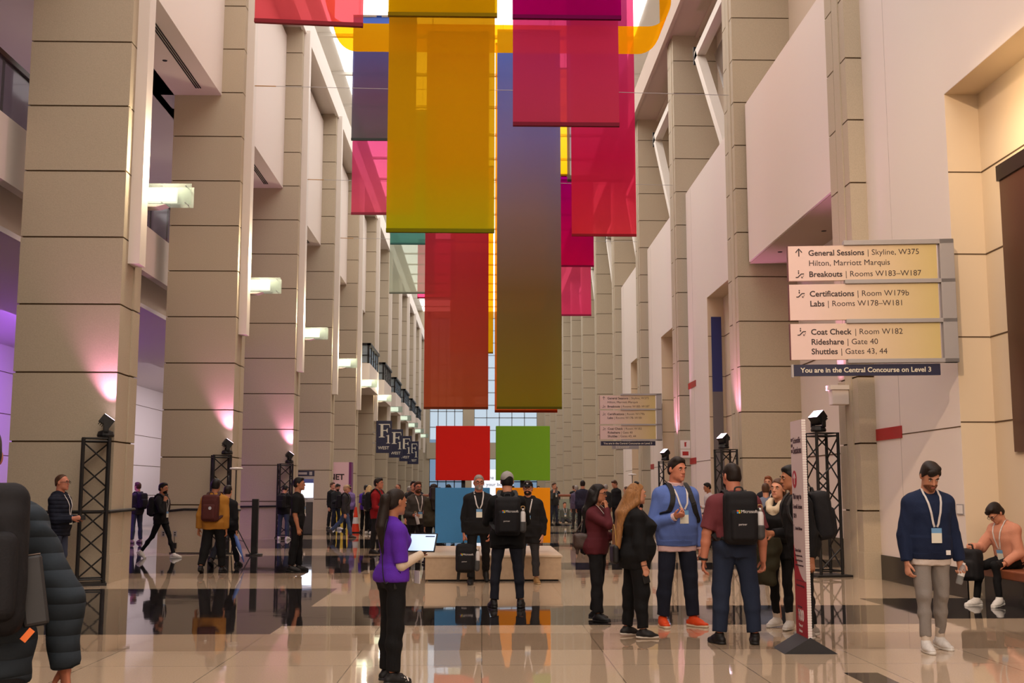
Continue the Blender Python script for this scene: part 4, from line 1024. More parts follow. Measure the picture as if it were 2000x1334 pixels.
        handp[nm] = P_; q['n'] = n2; q['d2'] = d2; q['s'] = sdv; q['grip'] = w0 + d2 * .085 * hsz + n2 * .03 * hsz
    # ---- the body: one mesh
    skm = SKIN[skin]
    parts = [(*mesh_field(headp + neck + [Cut(T(0, 0, .49), Mt @ V3(0, 0, -1))], r['head']), 0)]
    bare = {nm: top['sleeve'] < .98 for nm in A}
    for nm in A:
        q = A[nm]
        if bare[nm]:
            t_ = max(.0, top['sleeve'] * 2 - .1); fr = q['S'] + (q['E'] - q['S']) * min(t_, 1.) if t_ <= 1 else q['E'] + (q['W'] - q['E']) * (t_ - 1)
            dd = q['E'] - q['S'] if t_ <= 1 else q['W'] - q['E']; a_ = B['arm'] * sq * s
            pr = [Cap(q['S'], q['E'], .05 * a_, .041 * a_, .02 * s), Cap(q['E'], q['E'] + (q['W'] - q['E']) * .35, .041 * a_, .042 * a_, .015 * s), Cap(q['E'] + (q['W'] - q['E']) * .35, q['W'], .042 * a_, .027 * a_, .015 * s)] + handp[nm] + [Cut(fr, -dd)]
            if t_ > 1.: pr = pr[1:]
        else: pr = handp[nm] + [Cut(q['W'] - q['d'] * .035 * s, -q['d'])]
        parts.append((*mesh_field(pr, r['hand']), 0))
    hid = [torso(-.012, -.08, .5)] + [p for nm in A for p in armprims(nm, -.014, .93)] + [Cap(L[n]['hip'], L[n]['knee'], .06 * s, bottom['knee'] * .62 * s, .02) for n in L] + [Cap(L[n]['knee'], L[n]['ankle'] + V3(0, 0, .02), bottom['knee'] * .62 * s, min(.034, bottom['hemr'] * .7) * s, .01) for n in L]
    if top['sleeve'] < .98: hid = [q for q in hid if not (isinstance(q, Cap) and any(np.allclose(q.a, A[nm]['E']) or np.allclose(q.a, A[nm]['S']) for nm in A))]
    parts.append((*mesh_field(hid, r['hid']), 0))
    if bottom.get('bare'):                                           # bare ankles / calves
        for n in L: parts.append((*mesh_field([Cap(L[n]['knee'], L[n]['ankle'], .05 * s, .036 * s, .01)], r['hand'] * 1.5), 0))
    body = link_mesh('person', parts, skm)
    body.location = (x, y, z); body.rotation_euler = (0, 0, R(rz)); tag(body, label, 'person', group)
    # ---- face pieces, hair, cap, beard, glasses
    if face and lod != 'far':
        for sd in (1, -1):
            e1 = mesh_field([E((.032 * sd, -.0885, .006), (.0130, .0075, .0052), 0)], .003); e2 = mesh_field([E((.032 * sd, -.0925, .0062), (.0058, .0052, .0050), 0)], .0025)
            link_mesh('eye', [(*e1, 0), (*e2, 1)], [EYEW, IRIS], body)
            link_mesh('eyebrow', [mesh_field([Cap(HP(.016 * sd, -.0995, .025), HP(.034 * sd, -.0965, .029), .0030 * hs, .0032 * hs), Cap(HP(.034 * sd, -.0965, .029), HP(.050 * sd, -.0865, .024), .0030 * hs, .0022 * hs)], .0025)], HAIRM[(hair or {}).get('brow', (hair or {}).get('col', 'dark'))], body)
        link_mesh('lips', [mesh_field([C((-.017, -.0975, -.058), (.017, -.0975, -.058), .0055, None, .003), C((-.012, -.096, -.0695), (.012, -.096, -.0695), .0055, None, .003)], .0035)], LIPM, body)
    if hair and hair['style'] != 'none':
        st = hair['style']; t = {'buzz': .004, 'short': .009, 'thick': .013, 'long': .013, 'pony': .008, 'balding': .005, 'bob': .015}[st]
        hp = [E((0, .016, .036), (.077 + t * .8, .098 + t, .089 + t), .01), E((0, .045, -.02), (.072 + t * .6, .062 + t, .07), .02)]
        hl = -.076 if st != 'balding' else -.03
        if st in ('long', 'pony', 'bob'): hl = -.072
        pl = [Cut(HP(0, hl, .078), Mh @ -V3(0, .77, .64))]
        if st in ('buzz', 'short', 'thick', 'balding'): pl.append(Cut(HP(0, .06, -.062), Mh @ V3(0, .1, -1)))
        wr = .006 if st in ('thick', 'long') else .004
        if st == 'thick': hp.append(E((.01, -.035, .104), (.062, .055, .030), .02))
        if st == 'short': hp.append(E((0, -.02, .098), (.066, .066, .034), .02))
        if st in ('short', 'thick', 'buzz'): hp += [Cap(HP(.074 * sd, -.012, .05), HP(.079 * sd, -.006, -.008), .010 * hs, .006 * hs, .01, flat=(Mh[:, 0], .6)) for sd in (1, -1)]
        hm = [mesh_field(hp + pl, r['head'] * 1.1, wr * (lod != 'far'), 3)]
        if st == 'thick' and lod == 'near': hm.append(mesh_field([E((-.012, -.078, .082), (.05, .024, .032), .02), E((-.028, -.084, .066), (.026, .014, .022), .02)], r['head'], .004, 4))
        if st in ('long', 'bob'):
            ln = hair.get('len', .34); cp = []
            for sd in (1, -1):
                cp += [Cap(HP(.062 * sd, -.01, .05), HP(.084 * sd, .02, -.10), .032 * hs, .036 * hs, .03), Cap(HP(.084 * sd, .02, -.10), T(.085 * sd, .11 * g, .47), .038 * hs, .040 * hs, .03), Cap(T(.085 * sd, .11 * g, .47), T(.075 * sd, .16 * g, .60 - ln), .040 * hs, .022 * hs, .03)]
            cp += [Cap(HP(xx, .075, .0), T(xx * 1.1, .125 * g, .46), .058 * hs, .046 * hs, .04) for xx in (-.045, 0, .045)] + [Cap(T(xx * 1.1, .125 * g, .46), T(xx * 1.2, .165 * g, .60 - ln - .02 * (xx == 0)), .046 * hs, .028 * hs, .03) for xx in (-.045, 0, .045)] + [E((0, -.085, -.04), (.062, .085, .085), .015, True)]
            hm.append(mesh_field(cp, r['head'] * 1.3, .006, 5))
        if st == 'pony':
            ln = hair.get('len', .4); b0 = HP(0, .115, .03); hm.append(mesh_field([Cap(HP(0, .10, .03), HP(0, .13, .01), .026 * hs, .04 * hs, .02), Cap(HP(0, .13, .01), HP(0, .150, -.1) + V3(0, .01, -ln * .35) * s, .045 * hs, .056 * hs, .03), Cap(HP(0, .150, -.1) + V3(0, .01, -ln * .35) * s, HP(0, .14, -.1) + V3(0, .0, -ln * .9) * s, .056 * hs, .018 * hs, .03)], r['head'] * 1.2, .006, 5))
            link_mesh('hair_tie', [mesh_field([Cap(HP(-.02, .118, .022), HP(.02, .118, .022), .016 * hs)], r['head'])], cloth('tie', sr(96, 70, 58)), body)
        if st == 'bun': pass
        link_mesh('hair', hm, HAIRM[hair['col']], body)
        if hair.get('clip'): link_mesh('hair_clip', [mesh_field([E((.0, .0, .13), (.075, .02, .016), 0), E((.0, .012, .135), (.03, .022, .02), .01)], .007)], BLACK, body)
    if beard:
        t = .0022 if beard[1] == 'stubble' else .007
        bp = [E((0, -.028, -.026), (.061 * fat + t, .067 + t, .086 + t), 0), E((0, -.054, -.078), (.036 * jw * fat + t, .040 + t, .034 + t), .03), C((-.027 * jw * fat, -.028, -.072), (.027 * jw * fat, -.028, -.072), .030 * fat + t, None, .03), E((0, -.085, -.1), (.02 + t, .016 + t, .016 + t), .02), C((-.017, -.0935, -.056), (.017, -.0935, -.056), .0085 + t, None, .008), Cut(HP(0, -.075, -.046), Mh @ V3(0, .62, 1)), Cut(HP(0, .0, 0), Mh @ V3(0, 1, .1)), E((0, -.108, -.0640), (.021, .02, .0095), .003, True)]
        link_mesh('beard', [mesh_field(bp, r['head'], .001, 2)], HAIRM[beard[0]], body)
    if cap:
        cm = cloth('cap_' + cap[0], cap[1]); bk = cap[2] if len(cap) > 2 else False
        q = link_mesh('cap', [mesh_field([E((0, .014, .044), (.088, .108, .092), 0), Cut(HP(0, -.09, .052), Mh @ V3(0, -.28, -1))] , r['head'] * 1.1), mesh_field([E((0, -.115, .052), (.072, .068, .009), 0, rot=rotx(14)), Cut(HP(0, -.07, 0), Mh @ V3(0, 1, 0))], r['head'])], cm, body)
        link_mesh('cap_button', [mesh_field([E((0, .014, .137), (.009, .009, .005), 0)], .004)], cm, q)
    if glasses:
        m = MB()
        for sd in (1, -1):
            ring = [HP(sd * .033 + .024 * math.cos(t * math.pi / 7), -.112, .004 + .0175 * math.sin(t * math.pi / 7)) for t in range(15)]; m.tube(ring, .0028 * hs, 5, caps=False)
            m.tube([HP(sd * .057, -.110, .010), HP(sd * .076, -.05, .012), HP(sd * .083, .012, .008)], .0024 * hs, 5)
        m.tube([HP(-.010, -.114, .008), HP(.010, -.114, .008)], .0026 * hs, 5); m.build('glasses', BLACK, body, smooth=True)
    # ---- trousers
    be = bottom['e']; bp = [torso(be, -.10, bottom.get('waist', .085), .04)]
    lg = B['leg'] * (1 + (g - 1) * .75) * s
    for n in L:
        q = L[n]; end = q['ankle'] + (q['knee'] - q['ankle']) * bottom['hemz'] / .43
        bp += [Cap(q['hip'], q['knee'], .088 * lg + be, bottom['knee'] * (1 + (g - 1) * .6) * s, .035), Cap(q['knee'], q['knee'] * .6 + q['ankle'] * .4 + V3(0, .012, 0) * s, bottom['knee'] * (1 + (g - 1) * .6) * s, (bottom['knee'] * .5 + bottom['hemr'] * .5 + .004) * s, .03), Cap(q['knee'] * .6 + q['ankle'] * .4, end, (bottom['knee'] * .5 + bottom['hemr'] * .5 + .002) * s, bottom['hemr'] * s, .02, cut='b')]
        bp.append(Ell(q['hip'] + V3(0, .058, .0) * s * g, [.078 * s * g, .07 * s * g, .085 * s], None, .04))
    tr = link_mesh(bottom.get('name', 'trousers'), [mesh_field(bp, r['cloth'], bottom.get('wr', .007), 11 + seed_of(label) % 997)], cloth(bottom['key'], bottom['col']), body)
    if bottom.get('belt'): link_mesh('belt', [mesh_field([torso(be + .008, .052, .088)], r['cloth'])], M('belt_leather', sr(28, 20, 18), .4), tr)
    # ---- top garment
    e = top['e']; hem = top['hem']
    tp = [torso(e, hem, .497)] + [q for nm in A for q in armprims(nm, top['arm'], top['sleeve'] - (.03 if top['sleeve'] > .9 else 0), top['arm'] * (1 if top['sleeve'] > .9 else 1.15))]
    tp += [Cap(T(0, .018, .522), T(sd * shw * .8, .012, .435), .034 * s + e * .5, .046 * s + e * .8, .035) for sd in (1, -1)]
    if not top.get('tuck') and seat is None: tp.append(Shell(bp, top.get('over', .013), T(0, 0, hem), T(0, 0, max(.125, hem + .04)), Mt[:, 2], pel, .35 * s * g))
    if sex == 'f': tp += [Ell(T(sd * .062, -.095 * (1 + (g - 1) * 1.3), .315), [.06 * s * g, .05 * s * g, .06 * s * g], Mt, .04) for sd in (1, -1)]
    if g > 1.08 : tp.append(Ell(T(0, -.035 * g, .10), [.15 * s * g, .115 * s * g, .13 * s], Mt, .06))
    if top.get('collar'): tp.append(Cap(T(0, .014, .49), T(0, .006, .49 + top['collar']), nk + .018 * s, nk + .016 * s, .012, cut='b'))
    if top.get('hood') is True:
        ring = [(-.075, -.045, .505), (-.095, .03, .515), (-.055, .09, .505), (0, .11, .49), (.055, .09, .505), (.095, .03, .515), (.075, -.045, .505)]
        tp += [Cap(T(*a), T(*b), .034 * s, .034 * s, .025) for a, b in zip(ring, ring[1:])] + [Ell(T(0, .105, .44), [.09 * s, .045 * s, .07 * s], Mt, .03)]
    if isinstance(top.get('hood'), tuple):                           # hood of another colour lying round the neck
        ring = [(-.05, -.12, .44), (-.08, -.07, .505), (-.10, .02, .535), (-.06, .09, .535), (0, .115, .52), (.06, .09, .535), (.10, .02, .535), (.08, -.07, .505), (.05, -.12, .44)]
        link_mesh('hood', [mesh_field([Cap(T(*a), T(*b), .040 * s, .040 * s, .025) for a, b in zip(ring, ring[1:])] + [Ell(T(0, .115, .46), [.10 * s, .05 * s, .08 * s], Mt, .03), Ell(T(0, -.115, .38), [.055 * s, .03 * s, .10 * s], Mt, .03)], r['cloth'], .005, 9)], cloth('hood_' + top['key'], top['hood']), body)
    if top.get('coat'): tp.append(Shell(bp, .03, T(0, 0, top['coat']), T(0, 0, .05), Mt[:, 2], pel + V3(0, 0, top['coat'] * .5), (.35 + abs(top['coat'])) * s * g))
    tm = cloth(top['key'], top['col'], top.get('rough', .85))
    if top.get('quilt'): quilt(tm, top['quilt'])
    tv = mesh_field(tp + [Cap(T(0, .012, .485), HP(0, .02, -.06), nk + .004, nk + .004, .004)] [:0] + tp[:0], r['cloth'], top.get('wr', .006), seed_of(label) % 1000)
    garment = link_mesh(top.get('name', 'shirt'), [tv], tm, body)
    if top.get('ribs'):                                              # knit hem and cuffs
        pr = [torso(e + .003, hem - .005, hem + .055), Shell(bp, .018, T(0, 0, hem - .005), T(0, 0, hem + .05), Mt[:, 2], pel, .35 * s * g)]
        rb = [mesh_field(pr, r['cloth'])]
        for nm in A: q = A[nm]; rb.append(mesh_field([Cap(q['W'] - q['d'] * .075 * s, q['W'] - q['d'] * .012 * s, .034 * s * sq + .004, .031 * s * sq + .004, 0, cut='ab')], r['hand'] * 1.3))
        link_mesh('rib_knit', rb, cloth(top['key'] + '_rib', tuple(v * .8 for v in top['col'])), garment)
    if top.get('inner'):                                             # shirt showing at hem, neck and cuffs
        im = cloth('inner_' + top['key'], top['inner']); pr = [mesh_field([torso(e * .7, hem - .06, hem + .03), Shell(bp, .008, T(0, 0, hem - .06), T(0, 0, hem + .03), Mt[:, 2], pel, .38 * s * g)], r['cloth'], .003)]
        link_mesh('shirt_hem', pr, im, garment)
        if top.get('neck'): link_mesh('shirt_collar', [mesh_field([Cap(T(0, .014, .48), T(0, .004, .552), nk + .014 * s, nk + .019 * s, .01, cut='b')], r['hand'])], im, garment)
        if top.get('cuffs'):
            for nm in A: q = A[nm]; link_mesh('shirt_cuff', [mesh_field([Cap(q['W'] - q['d'] * .055 * s, q['W'] + q['d'] * .012 * s, .038 * s * sq, .040 * s * sq, 0, cut='ab')], r['hand'])], im, garment)
    # ---- shoes
    sh = dict(dict(col=(.02, .02, .02), key='shoe_black', sole=None), **(shoes or {}))
    for n in L:
        q = L[n]; rise = max(0., q['ankle'][2] - ank); pit = min(55., math.degrees(math.asin(min(.8, rise / (.13 * h / 1.75 + .001))))) if seat is None or rise < .15 * h else 0
        Mf = rotz(q['fy'] + (twist * .0)) @ rotx(pit); o = q['ankle'] - V3(0, 0, 0)
        if pit > 0: o = q['ankle'].copy()
        F = lambda *p: o + Mf @ (V3(*p) * s * (1 if sex == 'm' else .92))
        fl = (Mf[:, 2], .62); dz = -ank / s
        up = [Cap(F(0, .045, dz + .040), F(0, -.06, dz + .040), .040 * s, .043 * s, .02), Cap(F(.004, -.06, dz + .034), F(.006, -.155, dz + .030), .047 * s, .036 * s, .03, flat=fl), Cap(F(0, .005, .025), F(0, -.004, dz + .06), .043 * s, .045 * s, .02, cut='a'), Cap(F(0, -.0, dz + .07), F(0, -.10, dz + .045), .036 * s, .034 * s, .03), Cut(F(0, 0, dz + .012), Mf @ V3(0, 0, -1))]
        mm = M('leather_' + sh['key'], sh['col'], .55, spec=.35, var=.08, scale=40)
        so = link_mesh('shoe', [mesh_field(up, r['shoe'])], mm, body)
        sp = [Cap(F(0, .046, dz + .012), F(0, -.05, dz + .012), .041 * s, .040 * s, 0), Cap(F(.002, -.05, dz + .012), F(.006, -.158, dz + .012), .046 * s, .036 * s, .02), Cut(F(0, 0, dz + .028), Mf @ V3(0, 0, 1)), Cut(F(0, 0, dz + .001), Mf @ V3(0, 0, -1))]
        link_mesh('sole', [mesh_field(sp, r['shoe'] * .85)], M('sole_' + sh['key'], sh['sole'] if sh['sole'] else tuple(v * .6 for v in sh['col']), .6), so)
        if sh.get('sock'): link_mesh('sock', [mesh_field([Cap(q['ankle'] + V3(0, 0, .015), q['ankle'] + (q['knee'] - q['ankle']) * .28, .042 * s, .046 * s, 0, cut='b')], r['hand'])], cloth('sock', sh['sock']), body)
        if lod == 'near' and sh.get('lace'):
            m = MB()
            for j in range(4): m.tube([F(-.026, -.045 - .018 * j, dz + .085 - .009 * j), F(0, -.05 - .018 * j, dz + .094 - .009 * j), F(.026, -.045 - .018 * j, dz + .085 - .009 * j)], .004 * s, 5)
            m.build('laces', M('laces_' + sh['key'], sh['lace'], .8), so, smooth=True)
    # ---- helpers for worn things
    def surf(xx, zq, front=True):
        ys = np.linspace(-.5, .5, 201) * s; Pq = np.array([pel + Mt @ V3(xx * s, yy, zq * s) for yy in ys]); dq = field_points(tp, Pq); ins = np.where(dq < 0)[0]
        if len(ins) == 0: return 0.
        return (ys[ins[0]] if front else ys[ins[-1]]) / s
    if lanyard:
        ends = lanyard.get('z', .14); pts = {}
        m = MB()
        for sd in (1, -1):
            path = [T(sd * .05, .05, .545), T(sd * .07, -.015, .545)] + [T(sd * xx, surf(sd * xx, zq) - .010, zq) for xx, zq in ((.072, .50), (.070, .475), (.066, .45), (.06, .42), (.052, .38), (.043, .33), (.033, .28), (.024, .23)) if zq > ends + .08] + [T(sd * .012, surf(0, ends + .07) - .010, ends + .07)]
            m.ribbon(spline(path, 2), .019 * s, .002, Mt @ V3(1, 0, 0))
        lm = m.build('lanyard', cloth('lanyard_' + lanyard.get('key', 'white'), lanyard.get('col', sr(226, 218, 214)), .7), body)
        yb = min(surf(0, ends + .05), surf(0, ends - .06)) - .012
        mb = MB(); X0 = .048
        def quadbox(z0, z1, mi):
            cs = [T(sx * X0, yb + dy, zz_) for zz_ in (z0, z1) for dy in (-.002, .002) for sx in (-1, 1)]
            mb.add(cs, [(0, 1, 5, 4), (1, 3, 7, 5), (3, 2, 6, 7), (2, 0, 4, 6), (4, 5, 7, 6), (0, 2, 3, 1)], mi)
        quadbox(ends + .015, ends + .06, 0); quadbox(ends - .075, ends + .015, 1); mb.build('badge', [M('badge_' + lanyard.get('bkey', 'blue'), lanyard.get('bcol', sr(110, 160, 205)), .4), M('badge_white', sr(226, 222, 206), .4)], lm)
    info = dict(T=T, Mt=Mt, pel=pel, A=A, L=L, s=s, surf=surf, body=body, HP=HP, Mh=Mh, tp=tp, lod=lod, r=r,
                W=lambda p: np.array([x, y, z]) + rotz(rz) @ np.asarray(p), Rw=rotz(rz))
    return info

def on_person(I, name, label, cat, at, Mloc=None, group=None):
    """Empty for a thing worn or held: placed in the world at person-frame point 'at'"""
    o = bpy.data.objects.new(name, None); COL.objects.link(o); o.empty_display_size = .1
    Mw = I['Rw'] @ (np.eye(3) if Mloc is None else Mloc)
    o.matrix_world = Matrix.Translation(Vector(I['W'](at))) @ Matrix(Mw.tolist()).to_4x4()
    return tag(o, label, cat, group)

def backpack(I, label, col=sr(26, 25, 28), key='black', w=.155, hgt=.235, dep=.085, z=.27, bottle=None, logo=False, pocket=True, straps=True, group=None, patch=None):
    """backpack worn on the back of person I; frame: x right, y away from the back, z up"""
    s = I['s']; yb = max(I['surf'](0, z), I['surf'](0, z, False), I['surf'](0, z - .1, False)) + dep * .8
    c_ = I['T'](0, yb, z); Mt = I['Mt']; o = on_person(I, 'backpack', label, 'backpack', c_, Mt, group)
    m = M('pack_' + key, col, .75, spec=.25, bump=.2, scale=90, var=.08); m2 = M('pack_trim_' + key, tuple(v * .7 for v in col), .6); res = I['r']['cloth'] * .9; I3 = np.eye(3)
    b = link_mesh('pack_body', [mesh_field([Box((0, 0, 0), (w * s, dep * s, hgt * s), I3, .06 * s), Box((0, dep * .35 * s, -.03 * s), (w * .86 * s, dep * .75 * s, hgt * .8 * s), I3, .05 * s, .03)], res, .003, 4)], m, o)
    if pocket: link_mesh('front_pocket', [mesh_field([Box((0, dep * 1.0 * s, -.07 * s), (w * .78 * s, .045 * s, hgt * .58 * s), I3, .04 * s)], res, .002, 8)], m, o)
    h = MB(); h.tube(spline([V3(-.045, -.03, hgt - .01) * s, V3(-.03, -.035, hgt + .035) * s, V3(.03, -.035, hgt + .035) * s, V3(.045, -.03, hgt - .01) * s], 4), .009 * s, 6); h.build('carry_handle', m2, o, smooth=True)
    zp = MB(); zp.tube(spline([V3(-w * .97, dep * .4, -.05) * s, V3(-w * .9, dep * .5, hgt * .72) * s, V3(0, dep * .55, hgt * .99) * s, V3(w * .9, dep * .5, hgt * .72) * s, V3(w * .97, dep * .4, -.05) * s], 5), .005 * s, 5); zp.build('zip', m2, o)
    if straps:
        for sd in (1, -1):
            pts = [V3(sd * .075, yb - dep * .6, z + hgt * .86), V3(sd * .09, .05, .52), V3(sd * .095, -.03, .53), V3(sd * .10, -.13, .44), V3(sd * .118, -.16, .34), V3(sd * .15, -.11, .22), V3(sd * .165, .0, .13), V3(sd * .13, yb - dep * .7, z - hgt * .8)]
            P_ = np.array([I['T'](*p) for p in spline(pts, 5)]); keep0, keep1 = P_[0].copy(), P_[-1].copy(); eps = .002
            for it in range(6):
                d = field_points(I['tp'], P_); G_ = np.stack([field_points(I['tp'], P_ + np.eye(3)[i] * eps) - d for i in range(3)], 1) / eps
                G_ /= np.linalg.norm(G_, axis=1, keepdims=True) + 1e-6; P_ = P_ + G_ * (.012 - d)[:, None] * .8
            P_[0], P_[-1] = keep0, keep1
            Q = [(Mt.T @ (p - c_)) for p in P_]; mb = MB(); mb.ribbon([Vector(q) for q in Q], .055 * s, .014, (1, 0, 0)); bevel(mb.build('shoulder_strap', m2, o), .004)
    if logo:
        ld = MB(); yy = dep * 1.0 * s + .047 * s if pocket else dep * 1.12 * s
        for a_, b_, cc in ((0, 1, sr(226, 80, 40)), (1, 1, sr(130, 180, 30)), (0, 0, sr(30, 150, 220)), (1, 0, sr(250, 190, 20))):
            q = MB().box(.075 - .018 * a_ - .016, .075 - .018 * a_, yy, yy + .002, .045 + .018 * b_, .061 + .018 * b_).build('logo_square', M('logo_%d%d' % (a_, b_), cc, .6), o)
        text('Microsoft', .043, WHITEP, o, (.034, yy + .002, .05), (R(90), 0, R(180)))
        text('partner', .028, WHITEP, o, (.06, yy + .002, -.07), (R(90), 0, R(180)))
    if patch: MB().lathe([(.03, 0), (.03, .004)], 16).build('patch', M('patch_' + key, patch, .6), o, loc=(-.04, dep * 1.0 * s + .045 * s, .0), rot=(R(-90), 0, 0))
    if bottle:
        side = bottle['side']; at = c_ + Mt @ (V3(side * (w + .03), .02, -.05) * s)
        pk = link_mesh('side_pocket', [mesh_field([Cap((side * (w + .028) * s, .02 * s, -.17 * s), (side * (w + .028) * s, .02 * s, -.07 * s), .045 * s, .046 * s, 0, cut='b')], res * .8)], M('mesh_pocket', sr(70, 68, 68), .7), o)
        water_bottle(on_person(I, 'water_bottle', bottle['label'], 'bottle', at, Mt, group='bottles in backpack side pockets'), s)
    return o
STEEL = M('brushed_steel', sr(190, 186, 182), .3, .9)
def water_bottle(o, s=1.):
    MB().lathe([(.034, -.10), (.036, -.09), (.036, .075), (.030, .10), (.020, .115)], 18).build('flask', M('bottle_white', sr(222, 216, 214), .4), o, smooth=True)
    MB().lathe([(.022, .115), (.024, .12), (.024, .145), (.02, .15)], 16).build('cap', STEEL, o, smooth=True)
    h = MB(); h.tube(spline([V3(-.022, 0, .14), V3(-.02, 0, .175), V3(.02, 0, .175), V3(.022, 0, .14)], 4), .005, 6); h.build('carry_loop', M('bamboo', sr(190, 150, 96), .6), o)
    return o

# ================================================================ THE PEOPLE
BLK = sr(27, 26, 28); JET = sr(18, 18, 20); CHAR = sr(54, 52, 54); NAVYC = sr(24, 28, 46); JEAN = sr(44, 54, 78); JEANL = sr(84, 100, 128); WHT = sr(226, 220, 214)
def T_(key, col, **k): return dict(key=key, col=col, **k)
JK = lambda key, col, **k: dict(dict(key=key, col=col, name='jacket', e=.024, arm=.020, hem=-.12, collar=.04, wr=.008), **k)
TR = lambda key, col, **k: dict(dict(key=key, col=col), **k)
SH = lambda key, col, sole=None, **k: dict(dict(key=key, col=col, sole=sole), **k)
WS = SH('white_sneaker', sr(214, 208, 202), sr(226, 222, 216)); BS = SH('black_shoe', sr(24, 22, 22), sr(16, 16, 16))
STRIDE = dict(L=(22, 2, 6, 8), R=(-20, 2, 18, 8)); STRIDE2 = dict(R=(24, 2, 6, 8), L=(-20, 2, 20, 8)); STAND = dict(L=(1, 5, 2, 14), R=(-1, 5, 2, 12)); EASE = dict(L=(5, 4, 6, 14), R=(-3, 4, 3, 12)); SLIM = dict(e=.004, knee=.052, hemr=.040)
DOWN = ((.13, .06, -1), (.05, -.18, -1)); FOLD = ((.10, -.15, -1), (-.45, -1, .15)); PHONE = ((.10, -.12, -1), (-.35, -1, .10)); EAR = ((.25, -.45, -.8), (-.35, -.05, 1))

def phone_in(I, nm, label, w=.038, hgt=.075, th=.005, screen=None, name='phone', up=None):
    q = I['A'][nm]; Mm = np.stack([q['s'], q['n'], q['d2']], 1)
    if np.linalg.det(Mm) < 0: Mm[:, 0] *= -1
    o = on_person(I, name, label, 'phone', q['grip'], Mm)
    bevel(MB().box(-w, w, -th, th, -hgt + .02, hgt + .02).build('case', BLACK, o), .004)
    MB().box(-w + .004, w - .004, th, th + .001, -hgt + .03, hgt + .012).build('screen', M('dark_screen', sr(28, 30, 40), .15), o)
    return o

# 1 --- passer-by cut by the left edge, close to the viewer
I = make_person('man walking away close by at the left edge, dark quilted jacket and black backpack', -1.94, 4.5, 205, 1.87, 'm', 1.06, 'near', lean=10, head=(8, 20, 0), legs=STRIDE, face=False,
    arms=dict(R=((.46, -.02, -.92), (.10, -.30, -1)), L=DOWN), top=JK('slate_quilted', sr(46, 55, 64), e=.030, arm=.026, hem=-.14, wr=.013, quilt=31.), bottom=TR('black_jeans', BLK), hair=dict(style='short', col='black'), shoes=BS, skin='ruddy')
o = backpack(I, 'black backpack with tube in its side pocket on the man at the left edge', w=.165, hgt=.26, dep=.10, z=.26)
tb = MB().box(-.045, .045, -.03, .03, -.2, .06); bevel(tb.build('umbrella_sleeve', M('sleeve_black', sr(32, 31, 33), .5), o, loc=(-.19, -.01, -.05), rot=(0, R(8), 0)), .012)
MB().box(-.04, .04, -.025, .025, .06, .064).build('sleeve_lining', M('sleeve_lining', sr(110, 96, 88), .7), o, loc=(-.19, -.01, -.05), rot=(0, R(8), 0))
MB().box(-.012, .012, -.006, .006, 0, .05).build('zip_pull', M('zip_orange', sr(230, 110, 30), .5), o, loc=(-.17, .02, -.30), rot=(0, R(-40), 0))
q = MB().box(-.008, .008, -.004, .004, 0, .045); q.build('pull_tab', M('zip_red', sr(200, 50, 56), .5), o, loc=(-.06, .155, .10), rot=(0, R(25), 0))

# 2 --- staff woman with tablet
I = make_person('young woman in a purple tee and black trousers, long ponytail, holding a tablet', -.72, 9.45, 118, 1.54, 'f', 1.0, 'near', legs=dict(L=(2, 3, 3, 8), R=(-2, 3, 2, 8)), head=(12, 6, 0),
    arms=dict(R=((.12, -.05, -1), (-.14, -.92, .42)), L=((.15, -.25, -1), (-.3, -1, .4))), hands=dict(R=dict(curl=(50, 50)), L=dict(curl=(45, 45))), top=T_('purple_tee', sr(96, 44, 176), sleeve=.47, e=.014, arm=.024, hem=-.03, over=.009), bottom=TR('black_cargo', JET, knee=.072, hemr=.066, e=.012),
    hair=dict(style='pony', col='dark', len=.42), shoes=SH('black_trainer', sr(22, 22, 24), sr(30, 30, 32)), skin='tan')
for nm in ('R', 'L'):
    q = I['A'][nm]; link_mesh('arm_sleeve', [mesh_field([Cap(q['S'] + (q['E'] - q['S']) * .75, q['E'], .047, .044, .02), Cap(q['E'], q['W'] - q['d'] * .012, .044, .033, .012, cut='b')], .007, .003, 3)], cloth('cream_sleeve', sr(222, 202, 180)), I['body'])
m = MB()
for j in range(3): m.ribbon([I['L']['R']['ankle'] + Vector((-.043 - .0, -.06 - .022 * j, -.012)), I['L']['R']['ankle'] + Vector((-.046, -.075 - .022 * j, -.045))], .010, .004, (0, 1, 0))
m2 = m.build('side_stripes', WHITEP, I['body'])
q = I['A']; c0 = (q['R']['grip'] + q['L']['grip']) / 2 + V3(.02, .03, .05)
Mm = rotz(46) @ rotx(30); o = on_person(I, 'tablet', 'tablet with bright screen held by the woman in purple', 'tablet', c0, Mm)
bevel(MB().box(-.12, .12, -.005, .005, -.085, .085).build('case', BLACK, o), .004); MB().box(-.109, .109, .0052, .0058, -.075, .075).build('screen', M('tablet_screen', (.6, .75, .95), .25, emit=(.46, .66, .92), estr=.75), o)
m = MB(); m.box(-.10, -.02, .006, .0065, .05, .06); m.build('screen_lines', M('screen_ink', sr(60, 70, 110), .5), o)
c1 = I['T'](-.155, .03, .03); o = on_person(I, 'radio', 'black two-way radio clipped to the belt of the woman in purple', 'radio', c1); bevel(MB().box(-.02, .02, -.03, .03, -.11, .03).build('case', BLACK, o), .006); MB().tube([(0, .015, .03), (0, .015, .14)], .006, 6).build('antenna', BLACK, o)
MB().tube(spline([(0, .03, 0), (.0, .10, -.06), (.01, .12, .12), (.02, .10, .34), (.06, .06, .44)], 5), .0045, 6).build('cord', BLACK, o)
b_ = I['T'](.02, -.19, .17); o = on_person(I, 'name_card', 'white name card hanging in front of the woman in purple', 'card', I['T'](-.10, -.20, .0)); MB().box(-.05, .05, -.002, .002, -.05, .05).build('card', WHITEP, o)

